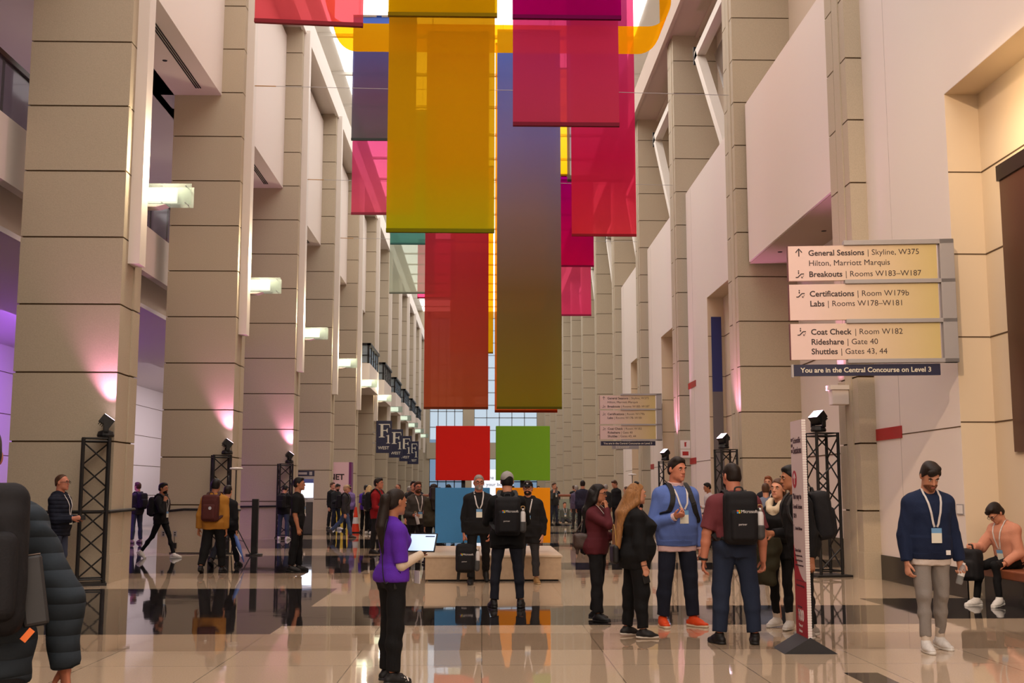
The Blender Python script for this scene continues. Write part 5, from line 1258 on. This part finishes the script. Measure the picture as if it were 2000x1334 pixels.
# 3 --- photographer seen from behind
I = make_person('man in a pale grey cap seen from behind, black jacket, taking a photo', .33, 15.35, 181, 1.77, 'm', 1.06, 'near', legs=dict(L=(0, 7, 2, 14), R=(0, 7, 2, 14)), head=(0, 4, 0), face=False,
    arms=dict(R=((.28, -.45, -.8), (-.45, -.7, .7)), L=((.28, -.45, -.8), (-.45, -.7, .7))), top=JK('black_shell', JET, hood=True, coat=-.18), bottom=TR('indigo_jeans', sr(34, 36, 46)), cap=('grey', sr(172, 166, 164)), hair=dict(style='short', col='black'), shoes=BS, skin='fair')
backpack(I, 'black backpack on the man with the grey cap', w=.165, hgt=.25, z=.24, logo=True, bottle=dict(side=-1, label='white bottle in the side pocket of the grey-capped man'))
phone_in(I, 'R', 'phone held up by the man in the grey cap')

# 4, 5 --- the two men posing
I = make_person('smiling man with glasses and cropped hair, black jacket, posing before the blue square', -.06, 19.15, 4, 1.78, 'm', 1.08, 'near', legs=dict(R=(4, 3, 2, 10), L=(-14, 5, 26, 10)), head=(4, 2, 0), arms=dict(R=((.20, .05, -1), (.02, -.12, -1)), L=((.15, .05, -1), (-.1, -.3, -1))), hands=dict(R=dict(curl=(70, 60))),
    top=JK('black_jacket', BLK, coat=-.16), bottom=TR('black_trousers2', BLK), hair=dict(style='buzz', col='grey', brow='brown'), glasses=True, beard=('grey', 'stubble'), lanyard=dict(z=.20), shoes=BS, skin='ruddy')
g = I['W'](I['A']['R']['grip']); o = thing('backpack', 'black backpack held by its handle before the plinth', 'backpack', (g[0], g[1] - .02, g[2] - .30), R(176))
m = MATS['pack_black']; I3 = np.eye(3)
link_mesh('pack_body', [mesh_field([Box((0, 0, 0), (.16, .085, .235), I3, .06), Box((0, .03, -.03), (.14, .065, .19), I3, .05, .03)], .012, .003, 4)], m, o); link_mesh('front_pocket', [mesh_field([Box((0, .085, -.07), (.125, .045, .135), I3, .04)], .012, .002, 8)], m, o)
h_ = MB(); h_.tube(spline([(-.045, -.03, .225), (-.03, -.03, .29), (.03, -.03, .29), (.045, -.03, .225)], 4), .01, 6); h_.build('carry_handle', BLACK, o, smooth=True)
for sd in (1, -1): s_ = MB(); s_.ribbon(spline([(sd * .08, -.09, .2), (sd * .10, -.14, .05), (sd * .12, -.12, -.2), (sd * .13, -.10, -.38), (sd * .11, -.09, -.22)], 5), .045, .01, (1, 0, 0)); s_.build('shoulder_strap', BLACK, o)
for a_, b_, cc in ((0, 1, 'logo_01'), (1, 1, 'logo_11'), (0, 0, 'logo_00'), (1, 0, 'logo_10')): MB().box(.07 - .018 * a_ - .016, .07 - .018 * a_, .132, .134, .045 + .018 * b_, .061 + .018 * b_).build('logo_square', MATS[cc], o)
text('Microsoft', .043, WHITEP, o, (.03, .134, .05), (R(90), 0, R(180))); text('partner', .028, WHITEP, o, (.05, .134, -.06), (R(90), 0, R(180)))
w_ = thing('water_bottle', 'white bottle in the side pocket of the backpack held at the plinth', 'bottle', (g[0] + .20, g[1] - .03, g[2] - .30)); water_bottle(w_); link_mesh('side_pocket', [mesh_field([Cap((-.19, .02, -.17), (-.19, .02, -.04), .045, .046, 0, cut='b')], .01)], M('mesh_pocket', sr(70, 68, 68), .7), o)
I = make_person('man in a black cap and long black coat posing before the amber square', .76, 19.2, -4, 1.68, 'm', 1.1, 'near', legs=dict(L=(2, 4, 2, 14), R=(-3, 4, 4, 10)), head=(-4, 4, 0), arms=dict(L=((.30, .1, -1), (-.05, -.2, -1)), R=DOWN),
    top=JK('black_parka', BLK, hood=True, coat=-.26, e=.034, arm=.030), bottom=TR('charcoal_cuffed', CHAR, hemz=.05), cap=('black', JET), glasses=True, hair=dict(style='short', col='dark'), beard=('dark', 'stubble'), lanyard=dict(z=.16), shoes=SH('tan_boot', sr(150, 112, 66), sr(190, 160, 120)), skin='fair')
MB().lathe([(.016, 0), (.016, .003)], 14).build('cap_emblem', GREYM, I['body'], loc=tuple(I['HP'](0, -.085, .088)), rot=(R(70), 0, 0))

# 6, 7 --- two women talking
I = make_person('woman with very long black hair and glasses, burgundy sweater, hand raised to her mouth', 1.36, 13.75, 62, 1.60, 'f', 1.06, 'near', legs=dict(R=(6, 3, 4, 10), L=(-5, 4, 3, 10)), head=(6, 4, 0), arms=dict(R=((.22, -.80, -.38), (-.42, .30, .90)), L=((.1, -.2, -1), (-.6, -.8, .1))), hands=dict(R=dict(curl=(60, 50), palm=(-.3, .9, .1))),
    top=T_('burgundy_knit', sr(92, 34, 42), e=.022, arm=.018, hem=-.08), bottom=TR('black_slacks', BLK, knee=.070, hemr=.070), hair=dict(style='long', col='black', len=.66), glasses=True, shoes=SH('black_trainer2', sr(22, 20, 22), sr(24, 24, 24)), skin='tan', lanyard=dict(z=.18))
o = on_person(I, 'handbag', 'brown leather handbag hanging behind the woman in burgundy', 'bag', I['T'](-.14, .16, .08), rotz(20)); link_mesh('bag_body', [mesh_field([Box((0, 0, 0), (.05, .10, .09), np.eye(3), .04), Box((0, .05, -.08), (.02, .02, .08), np.eye(3), .015, .03)], .011, .005, 3)], M('brown_leather', sr(62, 44, 38), .5, bump=.2), o)
MB().tube(spline([(0, -.09, .07), (.04, -.13, .24), (.05, -.17, .42), (.05, -.13, .42), (0, .08, .07)], 5), .008, 6).build('shoulder_strap', MATS['brown_leather'], o, smooth=True)
I = make_person('woman with long honey brown hair, black top, black trousers and white-soled slip-ons', 1.62, 12.25, 96, 1.60, 'f', 1.42, 'near', legs=dict(R=(4, 4, 3, 10), L=(-4, 4, 3, 12)), head=(4, 2, 0), arms=dict(R=((.22, .02, -1), (.06, -.22, -1)), L=DOWN), hands=dict(R=dict(curl=(60, 55))),
    top=T_('black_tunic', JET, sleeve=.86, e=.024, arm=.022, hem=-.16), bottom=TR('black_wide', JET, knee=.072, hemr=.066), hair=dict(style='long', col='honey', len=.52, clip=True), shoes=SH('black_slipon', sr(24, 22, 22), sr(206, 196, 184)), skin='fair')
phone_in(I, 'R', 'dark phone in the lowered hand of the honey-haired woman')
q = I['A']['R']; link_mesh('bracelet', [mesh_field([Cap(q['W'] - q['d'] * .02, q['W'] - q['d'] * .012, .033, .033, 0, cut='ab')], .005)], BLACK, I['body'])
o = on_person(I, 'shoulder_bag', 'small bag with a gold chain at the far hip of the honey-haired woman', 'bag', I['T'](.0, .25, .0), None); link_mesh('bag_body', [mesh_field([Box((0, 0, 0), (.10, .035, .10), np.eye(3), .03)], .010)], BLACK, o)
MB().tube(spline([(-.09, 0, .08), (-.05, 0, .24), (.05, 0, .30), (.09, 0, .08)], 5), .006, 5).build('chain', M('gold_chain', sr(170, 132, 70), .35, .8), o, smooth=True)

# 8 --- tall man in blue
I = make_person('tall man in a blue sweater over a pale pink shirt and orange running shoes', 2.21, 13.15, 16, 1.90, 'm', 1.14, 'near', legs=dict(L=(2, 6, 2, 22), R=(-2, 5, 3, 12)), head=(14, 6, 0), arms=dict(R=((.28, .02, -1), (-.62, -.85, .30)), L=((.20, .08, -1), (.06, -.16, -1))), hands=dict(R=dict(palm=(-.2, .6, .7), curl=(55, 50)), L=dict(curl=(40, 40))),
    top=T_('blue_sweater', sr(96, 120, 190), e=.026, arm=.026, hem=-.10, ribs=True, inner=sr(232, 196, 196), cuffs=True, neck=True, collar=.05, name='sweater'), bottom=TR('navy_jeans', sr(32, 36, 52), knee=.072, hemr=.066), hair=dict(style='short', col='dark'), lanyard=dict(z=.20), shoes=SH('orange_runner', sr(226, 74, 22), sr(226, 206, 180), lace=sr(236, 120, 60)), skin='ruddy')
backpack(I, 'black backpack worn by the tall man in blue, mostly straps showing', w=.14, hgt=.22)
q = I['A']['R']; link_mesh('wristband', [mesh_field([Cap(q['W'] + q['d'] * .005, q['W'] + q['d'] * .022, .033, .034, 0, cut='ab')], .005)], M('olive_band', sr(110, 100, 60), .6), I['body'])

# 9 --- man in maroon polo from behind
I = make_person('heavy man in a maroon polo shirt and blue jeans seen from behind', 2.55, 11.7, 184, 1.80, 'm', 1.25, 'near', legs=dict(L=(2, 6, 2, 14), R=(-2, 6, 2, 14)), head=(18, 4, 0), arms=dict(R=((.30, .06, -1), (.06, -.12, -1)), L=((.34, .04, -1), (.10, -.10, -1))), hands=dict(R=dict(curl=(38, 36)), L=dict(curl=(26, 26))),
    top=T_('maroon_polo', sr(118, 56, 62), sleeve=.44, e=.018, arm=.026, hem=.075, collar=.035, tuck=True, name='polo_shirt'), bottom=TR('blue_jeans', sr(40, 50, 72), belt=True, knee=.074, hemr=.074, waist=.10), hair=dict(style='buzz', col='dark'), beard=('dark', 'full'), glasses=True, shoes=BS, skin='ruddy', lanyard=dict(z=.2))
backpack(I, 'large black backpack on the man in the maroon polo', w=.16, hgt=.255, dep=.09, z=.28, logo=True, bottle=dict(side=-1, label='white steel bottle in the backpack of the man in maroon'))
q = I['A']['L']; link_mesh('watch', [mesh_field([Cap(q['W'] - q['d'] * .018, q['W'] + q['d'] * .006, .041, .040, 0, cut='ab'), Box(q['W'] - q['d'] * .006 - q['n'] * .036, (.018, .012, .018), np.eye(3), .006, .004)], .005)], BLACK, I['body'])

# 10, 11 --- pair behind the pylon
I = make_person('woman in a cream hood and black leggings beside the slim notice board', 3.33, 12.95, -46, 1.66, 'f', 1.0, 'near', legs=dict(L=(4, 3, 4, 8), R=(-6, 4, 3, 10)), head=(8, 0, 4), arms=dict(R=((.14, -.1, -1), (-.5, -.9, .05)), L=((.14, -.1, -1), (-.5, -.9, .0))),
    top=JK('black_gilet', BLK, hood=sr(226, 206, 178)), bottom=TR('black_leggings', JET, e=.003, knee=.054, hemr=.042, hemz=.08), hair=dict(style='pony', col='brown', len=.12), shoes=dict(WS, sock=sr(222, 206, 190)), skin='fair')
o = on_person(I, 'folded_coat', 'olive green coat draped over the arms of the woman in the cream hood', 'coat', I['T'](-.04, -.27, .02)); link_mesh('coat', [mesh_field([Box((0, 0, .02), (.19, .075, .11), np.eye(3), .06), Box((-.02, -.01, -.20), (.17, .055, .22), np.eye(3), .05, .05), Box((.12, .0, -.10), (.06, .07, .16), np.eye(3), .05, .04)], .011, .014, 6)], cloth('olive_coat', sr(58, 54, 38)), o)
MB().ribbon(spline([(-.12, -.04, -.40), (-.17, -.03, -.50), (-.12, -.02, -.56), (-.06, -.03, -.52), (-.08, -.03, -.42)], 5), .02, .004, (0, 1, 0)).build('belt_loop', BLACK, o)
I = make_person('dark-haired man in a black jacket facing left, half hidden by the slim notice board', 3.37, 12.15, -84, 1.79, 'm', 1.04, 'near', lean=7, legs=dict(L=(3, 3, 2, 8), R=(-6, 3, 3, 8)), head=(0, 2, 0), arms=dict(R=PHONE, L=DOWN), top=JK('black_anorak', BLK), bottom=TR('black_chinos', BLK, knee=.068, hemr=.062), hair=dict(style='short', col='black'), shoes=SH('grey_sneaker', sr(150, 140, 132), sr(190, 182, 172)), skin='tan')
backpack(I, 'black backpack of the man facing left behind the notice board', w=.16, hgt=.25, dep=.10)

# 12 --- man walking up
I = make_person('bearded man in a navy sweatshirt and grey joggers walking forward, looking down', 4.33, 11.15, 2, 1.82, 'm', 1.03, 'near', lean=2, legs=dict(R=(8, 2, 4, 8), L=(-4, 2, 10, 8)), head=(-3, 30, 0), arms=dict(R=((.22, .04, -1), (.02, -.22, -1)), L=((.24, .06, -1), (.14, -.16, -1))), hands=dict(L=dict(curl=(62, 45), palm=(-.6, -.6, 0)), R=dict(curl=(34, 34))),
    top=T_('navy_sweatshirt', sr(28, 40, 70), e=.024, arm=.024, hem=-.09, ribs=True, inner=sr(224, 210, 200), name='sweatshirt'), bottom=TR('grey_joggers', sr(150, 142, 136), knee=.064, hemr=.047, hemz=.06, name='joggers', wr=.007), hair=dict(style='thick', col='dark'), beard=('stub', 'stubble'), lanyard=dict(z=.13), shoes=dict(WS, key='white_runner', lace=sr(206, 200, 196), sock=sr(30, 30, 32)), skin='fair')
q = I['A']['L']; o = on_person(I, 'plastic_bottle', 'clear plastic water bottle in the hand of the man walking forward', 'bottle', q['grip'] + V3(0, -.01, -.02), roty(18)); CLR = MG('clear_plastic', (.93, .95, .95), .6, .1)
MB().lathe([(.026, -.10), (.031, -.095), (.031, .045), (.024, .075), (.012, .09)], 18).build('bottle_body', CLR, o, smooth=True); MB().lathe([(.014, .09), (.014, .108)], 14).build('cap', WHITEP, o); MB().lathe([(.0316, -.02), (.0316, .025)], 18).build('label_band', WHITEP, o)
MB().box(-.022, .022, -.002, .002, -.022, .022).build('hem_patch', WHITEP, I['body'], loc=tuple(I['T'](.12, I['surf'](.12, -.03) - .008, -.035)))

# 13, 14 --- seated on the bench
I = make_person('man in a salmon shirt and glasses seated on the wooden bench, looking into his backpack', 7.12, 15.55, -66, 1.78, 'm', 1.03, 'near', seat=.58, lean=12, legs=dict(L=(84, 6, 86, 10), R=(80, 5, 72, 8)), head=(-8, 34, 0), arms=dict(R=((.35, -.62, -.7), (-.25, -.9, .28)), L=((.22, -.25, -1), (-.2, -.8, -.3))), hands=dict(R=dict(curl=(70, 60))),
    top=T_('salmon_shirt', sr(216, 150, 124), e=.024, arm=.024, hem=-.05, collar=.035), bottom=TR('black_skinny', JET, **SLIM), hair=dict(style='thick', col='dark'), glasses=True, lanyard=dict(z=.12), shoes=dict(WS), skin='fair')
g = I['W'](I['A']['R']['grip']); o = thing('backpack', 'black backpack standing beside the man in the salmon shirt on the bench', 'backpack', (g[0], g[1], g[2] - .24), R(-60)); link_mesh('pack_body', [mesh_field([Box((0, 0, 0), (.15, .10, .21), np.eye(3), .06), Box((0, -.09, -.06), (.12, .05, .12), np.eye(3), .04, .02)], .012, .006, 4)], MATS['pack_black'], o)
h_ = MB(); h_.tube(spline([(-.045, 0, .2), (-.03, 0, .26), (.03, 0, .26), (.045, 0, .2)], 4), .011, 6); h_.build('carry_handle', BLACK, o, smooth=True)
I = make_person('seated person with a laptop cut by the right edge, blue jeans and tan shoes', 7.2, 13.75, -84, 1.72, 'f', 1.0, 'mid', seat=.58, legs=dict(L=(80, 6, 74, 8), R=(82, 6, 84, 8)), arms=dict(R=PHONE, L=PHONE), top=T_('grey_knit', sr(120, 112, 108)), bottom=TR('mid_blue_jeans', sr(50, 64, 100), **SLIM), hair=dict(style='long', col='brown'), shoes=SH('tan_loafer', sr(158, 122, 88), sr(120, 90, 64)))
o = on_person(I, 'laptop', 'open black laptop on the lap of the person at the right edge', 'laptop', I['T'](0, -.30, .10)); bevel(MB().box(-.16, .16, -.11, .11, 0, .015).build('keyboard_base', BLACK, o), .004); bevel(MB().box(-.16, .16, -.006, .006, 0, .21).build('lid', BLACK, o, loc=(0, -.11, .012), rot=(R(18), 0, 0)), .004)

# 15 .. --- the left side
I = make_person('man in a navy padded jacket and jeans by the nearest truss tower on the left', -6.62, 18.35, 84, 1.77, 'm', 1.1, 'mid', legs=STAND, head=(-4, 0, 0), arms=dict(R=PHONE, L=PHONE), hands=dict(R=dict(curl=(55, 50)), L=dict(curl=(50, 50))), top=JK('navy_puffer', sr(26, 29, 44), e=.03, arm=.028, hood=True, wr=.010, quilt=32.), bottom=TR('faded_jeans', sr(66, 74, 96), knee=.07, hemr=.066), hair=dict(style='balding', col='brown'), glasses=True, lanyard=dict(z=.12), shoes=BS, skin='ruddy')
phone_in(I, 'R', 'phone held by the man in the navy padded jacket')
I = make_person('man in black and white trainers walking with a phone at his ear', -7.3, 26.6, 78, 1.74, 'm', 1.0, 'mid', legs=STRIDE, head=(0, 4, 0), arms=dict(R=EAR, L=DOWN), hands=dict(R=dict(curl=(55, 50))), top=JK('black_hooded', BLK, hood=True), bottom=TR('black_slim', JET, **SLIM), hair=dict(style='short', col='black'), beard=('black', 'stubble'), lanyard=dict(z=.1), shoes=WS, skin='tan')
phone_in(I, 'R', 'phone at the ear of the man walking in black'); backpack(I, 'black backpack of the man talking on the phone', w=.14, hgt=.22)
I = make_person('man in a dark grey jacket and jeans facing left in the side room', -10.1, 34.2, -120, 1.76, 'm', 1.0, 'far', legs=STAND, arms=dict(R=PHONE, L=PHONE), top=JK('grey_jacket', CHAR), bottom=TR('steel_jeans', sr(66, 72, 86)), hair=dict(style='short', col='brown'), shoes=SH('taupe_shoe', sr(150, 130, 116)), skin='fair')
backpack(I, 'black backpack with a white bottle in the side room', w=.15, hgt=.23, bottle=dict(side=-1, label='white bottle in the backpack seen in the side room'))
I = make_person('person in a mustard jacket and black trousers walking away, dark hair', -5.02, 21.9, 172, 1.74, 'm', 1.15, 'mid', legs=dict(L=(-10, 4, 14, 8), R=(8, 4, 4, 8)), arms=dict(L=((.34, .06, -1), (.12, -.14, -1)), R=DOWN), face=False, top=JK('mustard_bomber', sr(178, 122, 48), hood=True, e=.032, arm=.03), bottom=TR('black_baggy', JET, knee=.086, hemr=.07), hair=dict(style='thick', col='black'), shoes=BS, skin='tan')
backpack(I, 'maroon brown backpack on the person in the mustard jacket', col=sr(76, 36, 34), key='maroon', w=.16, hgt=.25, patch=sr(180, 184, 196))
I = make_person('person in a black coat walking beside the mustard jacket', -5.16, 23.6, 165, 1.68, 'm', 1.0, 'mid', legs=STRIDE2, face=False, top=JK('black_coat', BLK, coat=-.2), bottom=TR('dark_jeans', sr(34, 36, 44)), hair=dict(style='short', col='dark'), shoes=BS)
o = on_person(I, 'umbrella', 'furled blue and white umbrella carried beside the mustard jacket', 'umbrella', I['A']['R']['grip'], rotx(18) @ roty(28)); MB().lathe([(.008, -.62), (.045, -.25), (.03, .0), (.01, .02)], 10).build('canopy', M('umbrella_blue', sr(74, 104, 170), .6), o, smooth=True); MB().tube([(0, 0, .02), (0, 0, .14)], .01, 6).build('handle', WHITEP, o); MB().tube([(.012, .02, -.5), (.046, .01, -.25)], .012, 6).build('white_panel', WHITEP, o)
I = make_person('man in a black tee and black trousers standing in profile, facing right', -3.53, 22.3, 92, 1.77, 'm', 1.0, 'mid', legs=dict(L=(3, 3, 3, 10), R=(-4, 3, 4, 10)), head=(-6, 0, 0), arms=dict(R=((.14, .06, -1), (.04, -.26, -1)), L=DOWN), top=T_('black_tee', JET, sleeve=.45, arm=.02), bottom=TR('black_work', JET, knee=.07, hemr=.066), hair=dict(style='short', col='black'), shoes=BS, skin='tan', lanyard=dict(z=.2))
I = make_person('person in a black jacket and jeans bent over a phone by the third truss tower', -6.2, 36.4, 165, 1.70, 'm', 1.0, 'mid', legs=STAND, head=(0, 26, 0), face=False, arms=dict(R=PHONE, L=PHONE), top=JK('black_fleece', BLK), bottom=TR('mid_jeans', sr(62, 72, 96)), hair=dict(style='short', col='black'), shoes=WS)
backpack(I, 'black backpack by the third truss tower', w=.14, hgt=.22)

FAR = [ # label, x, y, rz, h, sex, girth, top, bottom, hair, extra
 ('bearded man in a dark jacket looking down in front of the pink board', -5.7, 45.4, 52, 1.8, 'm', 1., JK('a1', sr(42, 44, 46)), TR('b1', sr(36, 40, 54)), ('short', 'dark'), dict(head=(0, 28, 0), shoes=WS, beard=('dark', 'full'), arms=dict(R=PHONE, L=PHONE))),
 ('man standing behind the bearded man at the pink board', -5.98, 46.3, 60, 1.84, 'm', 1., JK('a2', BLK), TR('b2', BLK), ('short', 'brown'), {}),
 ('man in a tan cap and grey hooded top striding right in blue jeans', -4.42, 37.7, 84, 1.72, 'm', 1., JK('a3', sr(58, 56, 58), hood=True), TR('b3', sr(70, 88, 120)), ('short', 'blond'), dict(cap=('tan', sr(196, 166, 130)), legs=dict(R=(16, 2, 4, 8), L=(-26, 2, 22, 8)), lod='mid', shoes=SH('boot_dark', sr(52, 46, 44)), pack='black backpack of the striding man in the tan cap')),
 ('person in a purple tee seen from behind with a black backpack, left group', -4.25, 42.4, 186, 1.72, 'm', 1.05, T_('a4', sr(96, 60, 176), sleeve=.45), TR('b4', JET), ('short', 'black'), dict(pack='black backpack on the purple tee in the left group')),
 ('person in a lavender hooded top behind the orange cone', -5.05, 43.9, 200, 1.74, 'm', 1., JK('a5', sr(136, 112, 170)), TR('b5', BLK), ('short', 'dark'), {}),
 ('blond woman in a beige top with a black backpack in the left group', -3.98, 40.9, 150, 1.70, 'f', 1., T_('a6', sr(196, 176, 152)), TR('b6', JET), ('bob', 'blond'), dict(shoes=WS, pack='black backpack with bottle in the left group', bottle='white bottle on the blond woman in beige')),
 ('fair-haired man in a white collar behind the blond woman', -3.9, 43.9, 100, 1.8, 'm', 1., JK('a7', sr(190, 182, 172)), TR('b7', BLK), ('short', 'blond'), {}),
 ('dark-haired man in a red hooded top, partly hidden behind the woman in purple', -2.55, 28.4, 68, 1.82, 'm', 1.05, JK('a8', sr(150, 22, 30), hood=True), TR('b8', BLK), ('thick', 'dark'), dict(lod='mid', skin='ruddy', pack='black backpack on the man in the red hooded top', arms=dict(R=((.2, -.2, -1), (-.1, -1, -.1)), L=DOWN))),
 ('man in a black jacket and glasses behind the red hooded top', -3.05, 42.2, -50, 1.76, 'm', 1.05, JK('a9', BLK), TR('b9', BLK), ('balding', 'brown'), dict(glasses=True, lod='mid', lanyard=dict(z=.2))),
 ('person in a pale grey hood seen from behind near the guard rail', -2.75, 43.6, 170, 1.68, 'm', 1., JK('a10', sr(150, 144, 138), hood=True), TR('b10', CHAR), ('short', 'grey'), dict(pack='black backpack on the grey hooded person')),
 ('bearded man in glasses and a grey jacket holding a bottle, left of the blue square', -1.42, 25.4, 24, 1.76, 'm', 1.15, JK('a11', sr(72, 66, 62), hood=True), TR('b11', BLK), ('short', 'brown'), dict(lod='near', glasses=True, beard=('brown', 'full'), lanyard=dict(z=.1), legs=STRIDE, arms=dict(R=((.22, .0, -1), (-.25, -.85, -.1)), L=((.2, -.2, -1), (-.5, -.9, .1))), skin='ruddy', held='white bottle held by the bearded man left of the squares')),
 ('person in an olive jacket half hidden behind the blue square', -1.02, 24.4, 200, 1.66, 'f', 1.1, JK('a12', sr(66, 60, 46), e=.034), TR('b12', BLK), ('bob', 'dark'), dict(lod='mid')),
 ('man with a hooded jacket peering from behind the bearded man', -1.75, 29.5, 20, 1.76, 'm', 1., JK('a12b', BLK, hood=True), TR('b12b', BLK), ('short', 'dark'), {}),
 ('curly dark-haired person behind the top edge of the blue square', -.98, 33.5, 175, 1.70, 'f', 1., T_('a13', BLK), TR('b13', BLK), ('bob', 'black'), {}),
 ('man in a grey jacket and jeans standing right of the amber square', 3.2, 51.6, 40, 1.86, 'm', 1., JK('a14', sr(60, 62, 64)), TR('b14', sr(56, 62, 78)), ('short', 'brown'), dict(lanyard=dict(z=.3), lod='mid', arms=dict(R=EAR, L=DOWN))),
 ('grey-haired person with a violet backpack in the right crowd', 3.75, 46.0, 188, 1.72, 'm', 1., JK('a16', sr(96, 84, 110)), TR('b16', CHAR), ('short', 'grey'), dict(pack='violet grey backpack in the right crowd', packcol=sr(92, 80, 112))),
 ('tall dark-haired man in a navy jacket in the right crowd', 3.62, 41.6, 172, 1.88, 'm', 1.05, JK('a17', sr(48, 48, 66)), TR('b17', BLK), ('thick', 'dark'), {}),
 ('man in a grey tee and white lanyard between the two talking women', 4.2, 42.0, 70, 1.70, 'm', 1., T_('a18', sr(150, 148, 150), sleeve=.45), TR('b18', CHAR), ('short', 'dark'), dict(lanyard=dict(z=.2), arms=dict(R=PHONE, L=PHONE))),
 ('grey-haired man in a dark suit with white collar in the right crowd', 4.95, 46.2, 175, 1.76, 'm', 1.08, JK('a19', sr(40, 42, 44)), TR('b19', BLK), ('short', 'grey'), {}),
 ('tall brown-haired man bowing his head in the right crowd', 5.0, 43.2, -60, 1.92, 'm', 1., JK('a20', BLK), TR('b20', BLK), ('short', 'brown'), dict(head=(0, 24, 0))),
 ('short woman with red brown hair beside the bowing man', 5.25, 42.0, -100, 1.66, 'f', 1., JK('a20b', sr(90, 40, 44)), TR('b20b', BLK), ('bob', 'brown'), {}),
 ('man in a black shirt looking at a phone right of the honey-haired woman', 4.72, 35.4, -60, 1.74, 'm', 1., T_('a21', JET, sleeve=.6), TR('b21', BLK), ('short', 'brown'), dict(head=(0, 20, 0), lod='mid', arms=dict(R=PHONE, L=DOWN))),
 ('red-haired man in a navy jacket behind the woman in the cream hood', 6.05, 24.3, -24, 1.82, 'm', 1., JK('a22', sr(30, 32, 42)), TR('b22', BLK), ('short', 'red'), dict(lod='mid', lanyard=dict(z=.2))),
 ('dark-haired man in a pale shirt with a phone by the white right wall', 6.35, 32.3, -84, 1.74, 'm', 1., T_('a23', sr(206, 196, 196)), TR('b23', CHAR), ('short', 'black'), dict(lod='mid', skin='tan', arms=dict(R=PHONE, L=PHONE), head=(0, 12, 0))),
 ('person in a blue shirt seen between the maroon polo and the olive coat', 5.62, 22.8, 168, 1.66, 'm', 1., T_('a24', sr(120, 128, 150), sleeve=.5), TR('b24', JEANL), ('short', 'brown'), dict(shoes=WS)),
]
for (lab, x, y, rz, h, sex, g, tp_, bt, hr, ex) in FAR:
    kw = {k: ex[k] for k in ('head', 'arms', 'legs', 'cap', 'glasses', 'beard', 'lanyard', 'shoes', 'skin', 'seat', 'lean') if k in ex}
    kw.setdefault('legs', EASE); kw.setdefault('shoes', BS)
    I = make_person(lab, x, y, rz, h, sex, g, ex.get('lod', 'far'), top=tp_, bottom=bt, hair=dict(style=hr[0], col=hr[1]), group='people standing about the hall', **kw)
    if 'pack' in ex: backpack(I, ex['pack'], w=.14, hgt=.22, col=ex.get('packcol', sr(26, 25, 28)), key='violet' if 'packcol' in ex else 'black', bottle=dict(side=-1, label=ex['bottle']) if 'bottle' in ex else None)
    if 'held' in ex: water_bottle(on_person(I, 'water_bottle', ex['held'], 'bottle', I['A']['R']['grip'] + V3(0, 0, -.08), roty(-15)))
# seated far people
I = make_person('man in a grey jacket sitting on the floor by the far right guard rail', 3.95, 55.5, 10, 1.74, 'm', 1., 'far', seat=.16, legs=dict(L=(70, 10, 110, 8), R=(70, 10, 110, 8)), top=JK('a15', sr(96, 100, 92)), bottom=TR('b15', CHAR), hair=dict(style='short', col='brown'), lanyard=dict(z=.2), group='people sitting on the floor')
I = make_person('person in black with white trainers sitting on the floor against the right wall', 6.0, 31.0, -80, 1.72, 'm', 1., 'far', seat=.14, legs=dict(L=(84, 6, 30, 8), R=(80, 6, 40, 8)), top=JK('a25', BLK), bottom=TR('b25', JET), hair=dict(style='short', col='black'), shoes=WS, group='people sitting on the floor')
# small figures at the far end of the hall
tops = [sr(60, 58, 60), BLK, sr(90, 60, 56), sr(70, 80, 100), sr(120, 112, 104), NAVYC]
spots = [(2.05, 60.5, 180), (2.5, 62.5, 170), (2.95, 61.0, 10), (1.75, 66, 200), (-2.3, 62, 30), (-3.6, 66, 180), (-4.3, 70, 20), (5.0, 63, 200), (4.3, 68, 150), (-2.9, 75, 0), (3.4, 78, 10), (5.4, 84, 0)]
words = ['just over the top edge of the amber square, leftmost of three', 'just over the top edge of the amber square, middle of three', 'just over the top edge of the amber square, rightmost of three', 'far behind the gap between the coloured squares', 'far behind the bearded man left of the squares', 'beyond the left guard rail', 'beyond the left guard rail, farther one', 'beyond the right guard rail', 'beyond the right guard rail, farther one', 'deep in the hall on the left', 'deep in the hall on the right', 'deepest in the hall on the right']
for i, ((x, y, rz), wd) in enumerate(zip(spots, words)):
    make_person(f'small far figure {wd}', x, y, rz, 1.70 + .03 * (i % 4), 'm', 1., 'far', legs=EASE, top=JK('c%d' % (i % 6), tops[i % 6]), bottom=TR('d%d' % (i % 3), (BLK, JEAN, CHAR)[i % 3]), hair=dict(style='short', col=('dark', 'brown', 'black')[i % 3]), face=False, group='small figures at the far end')
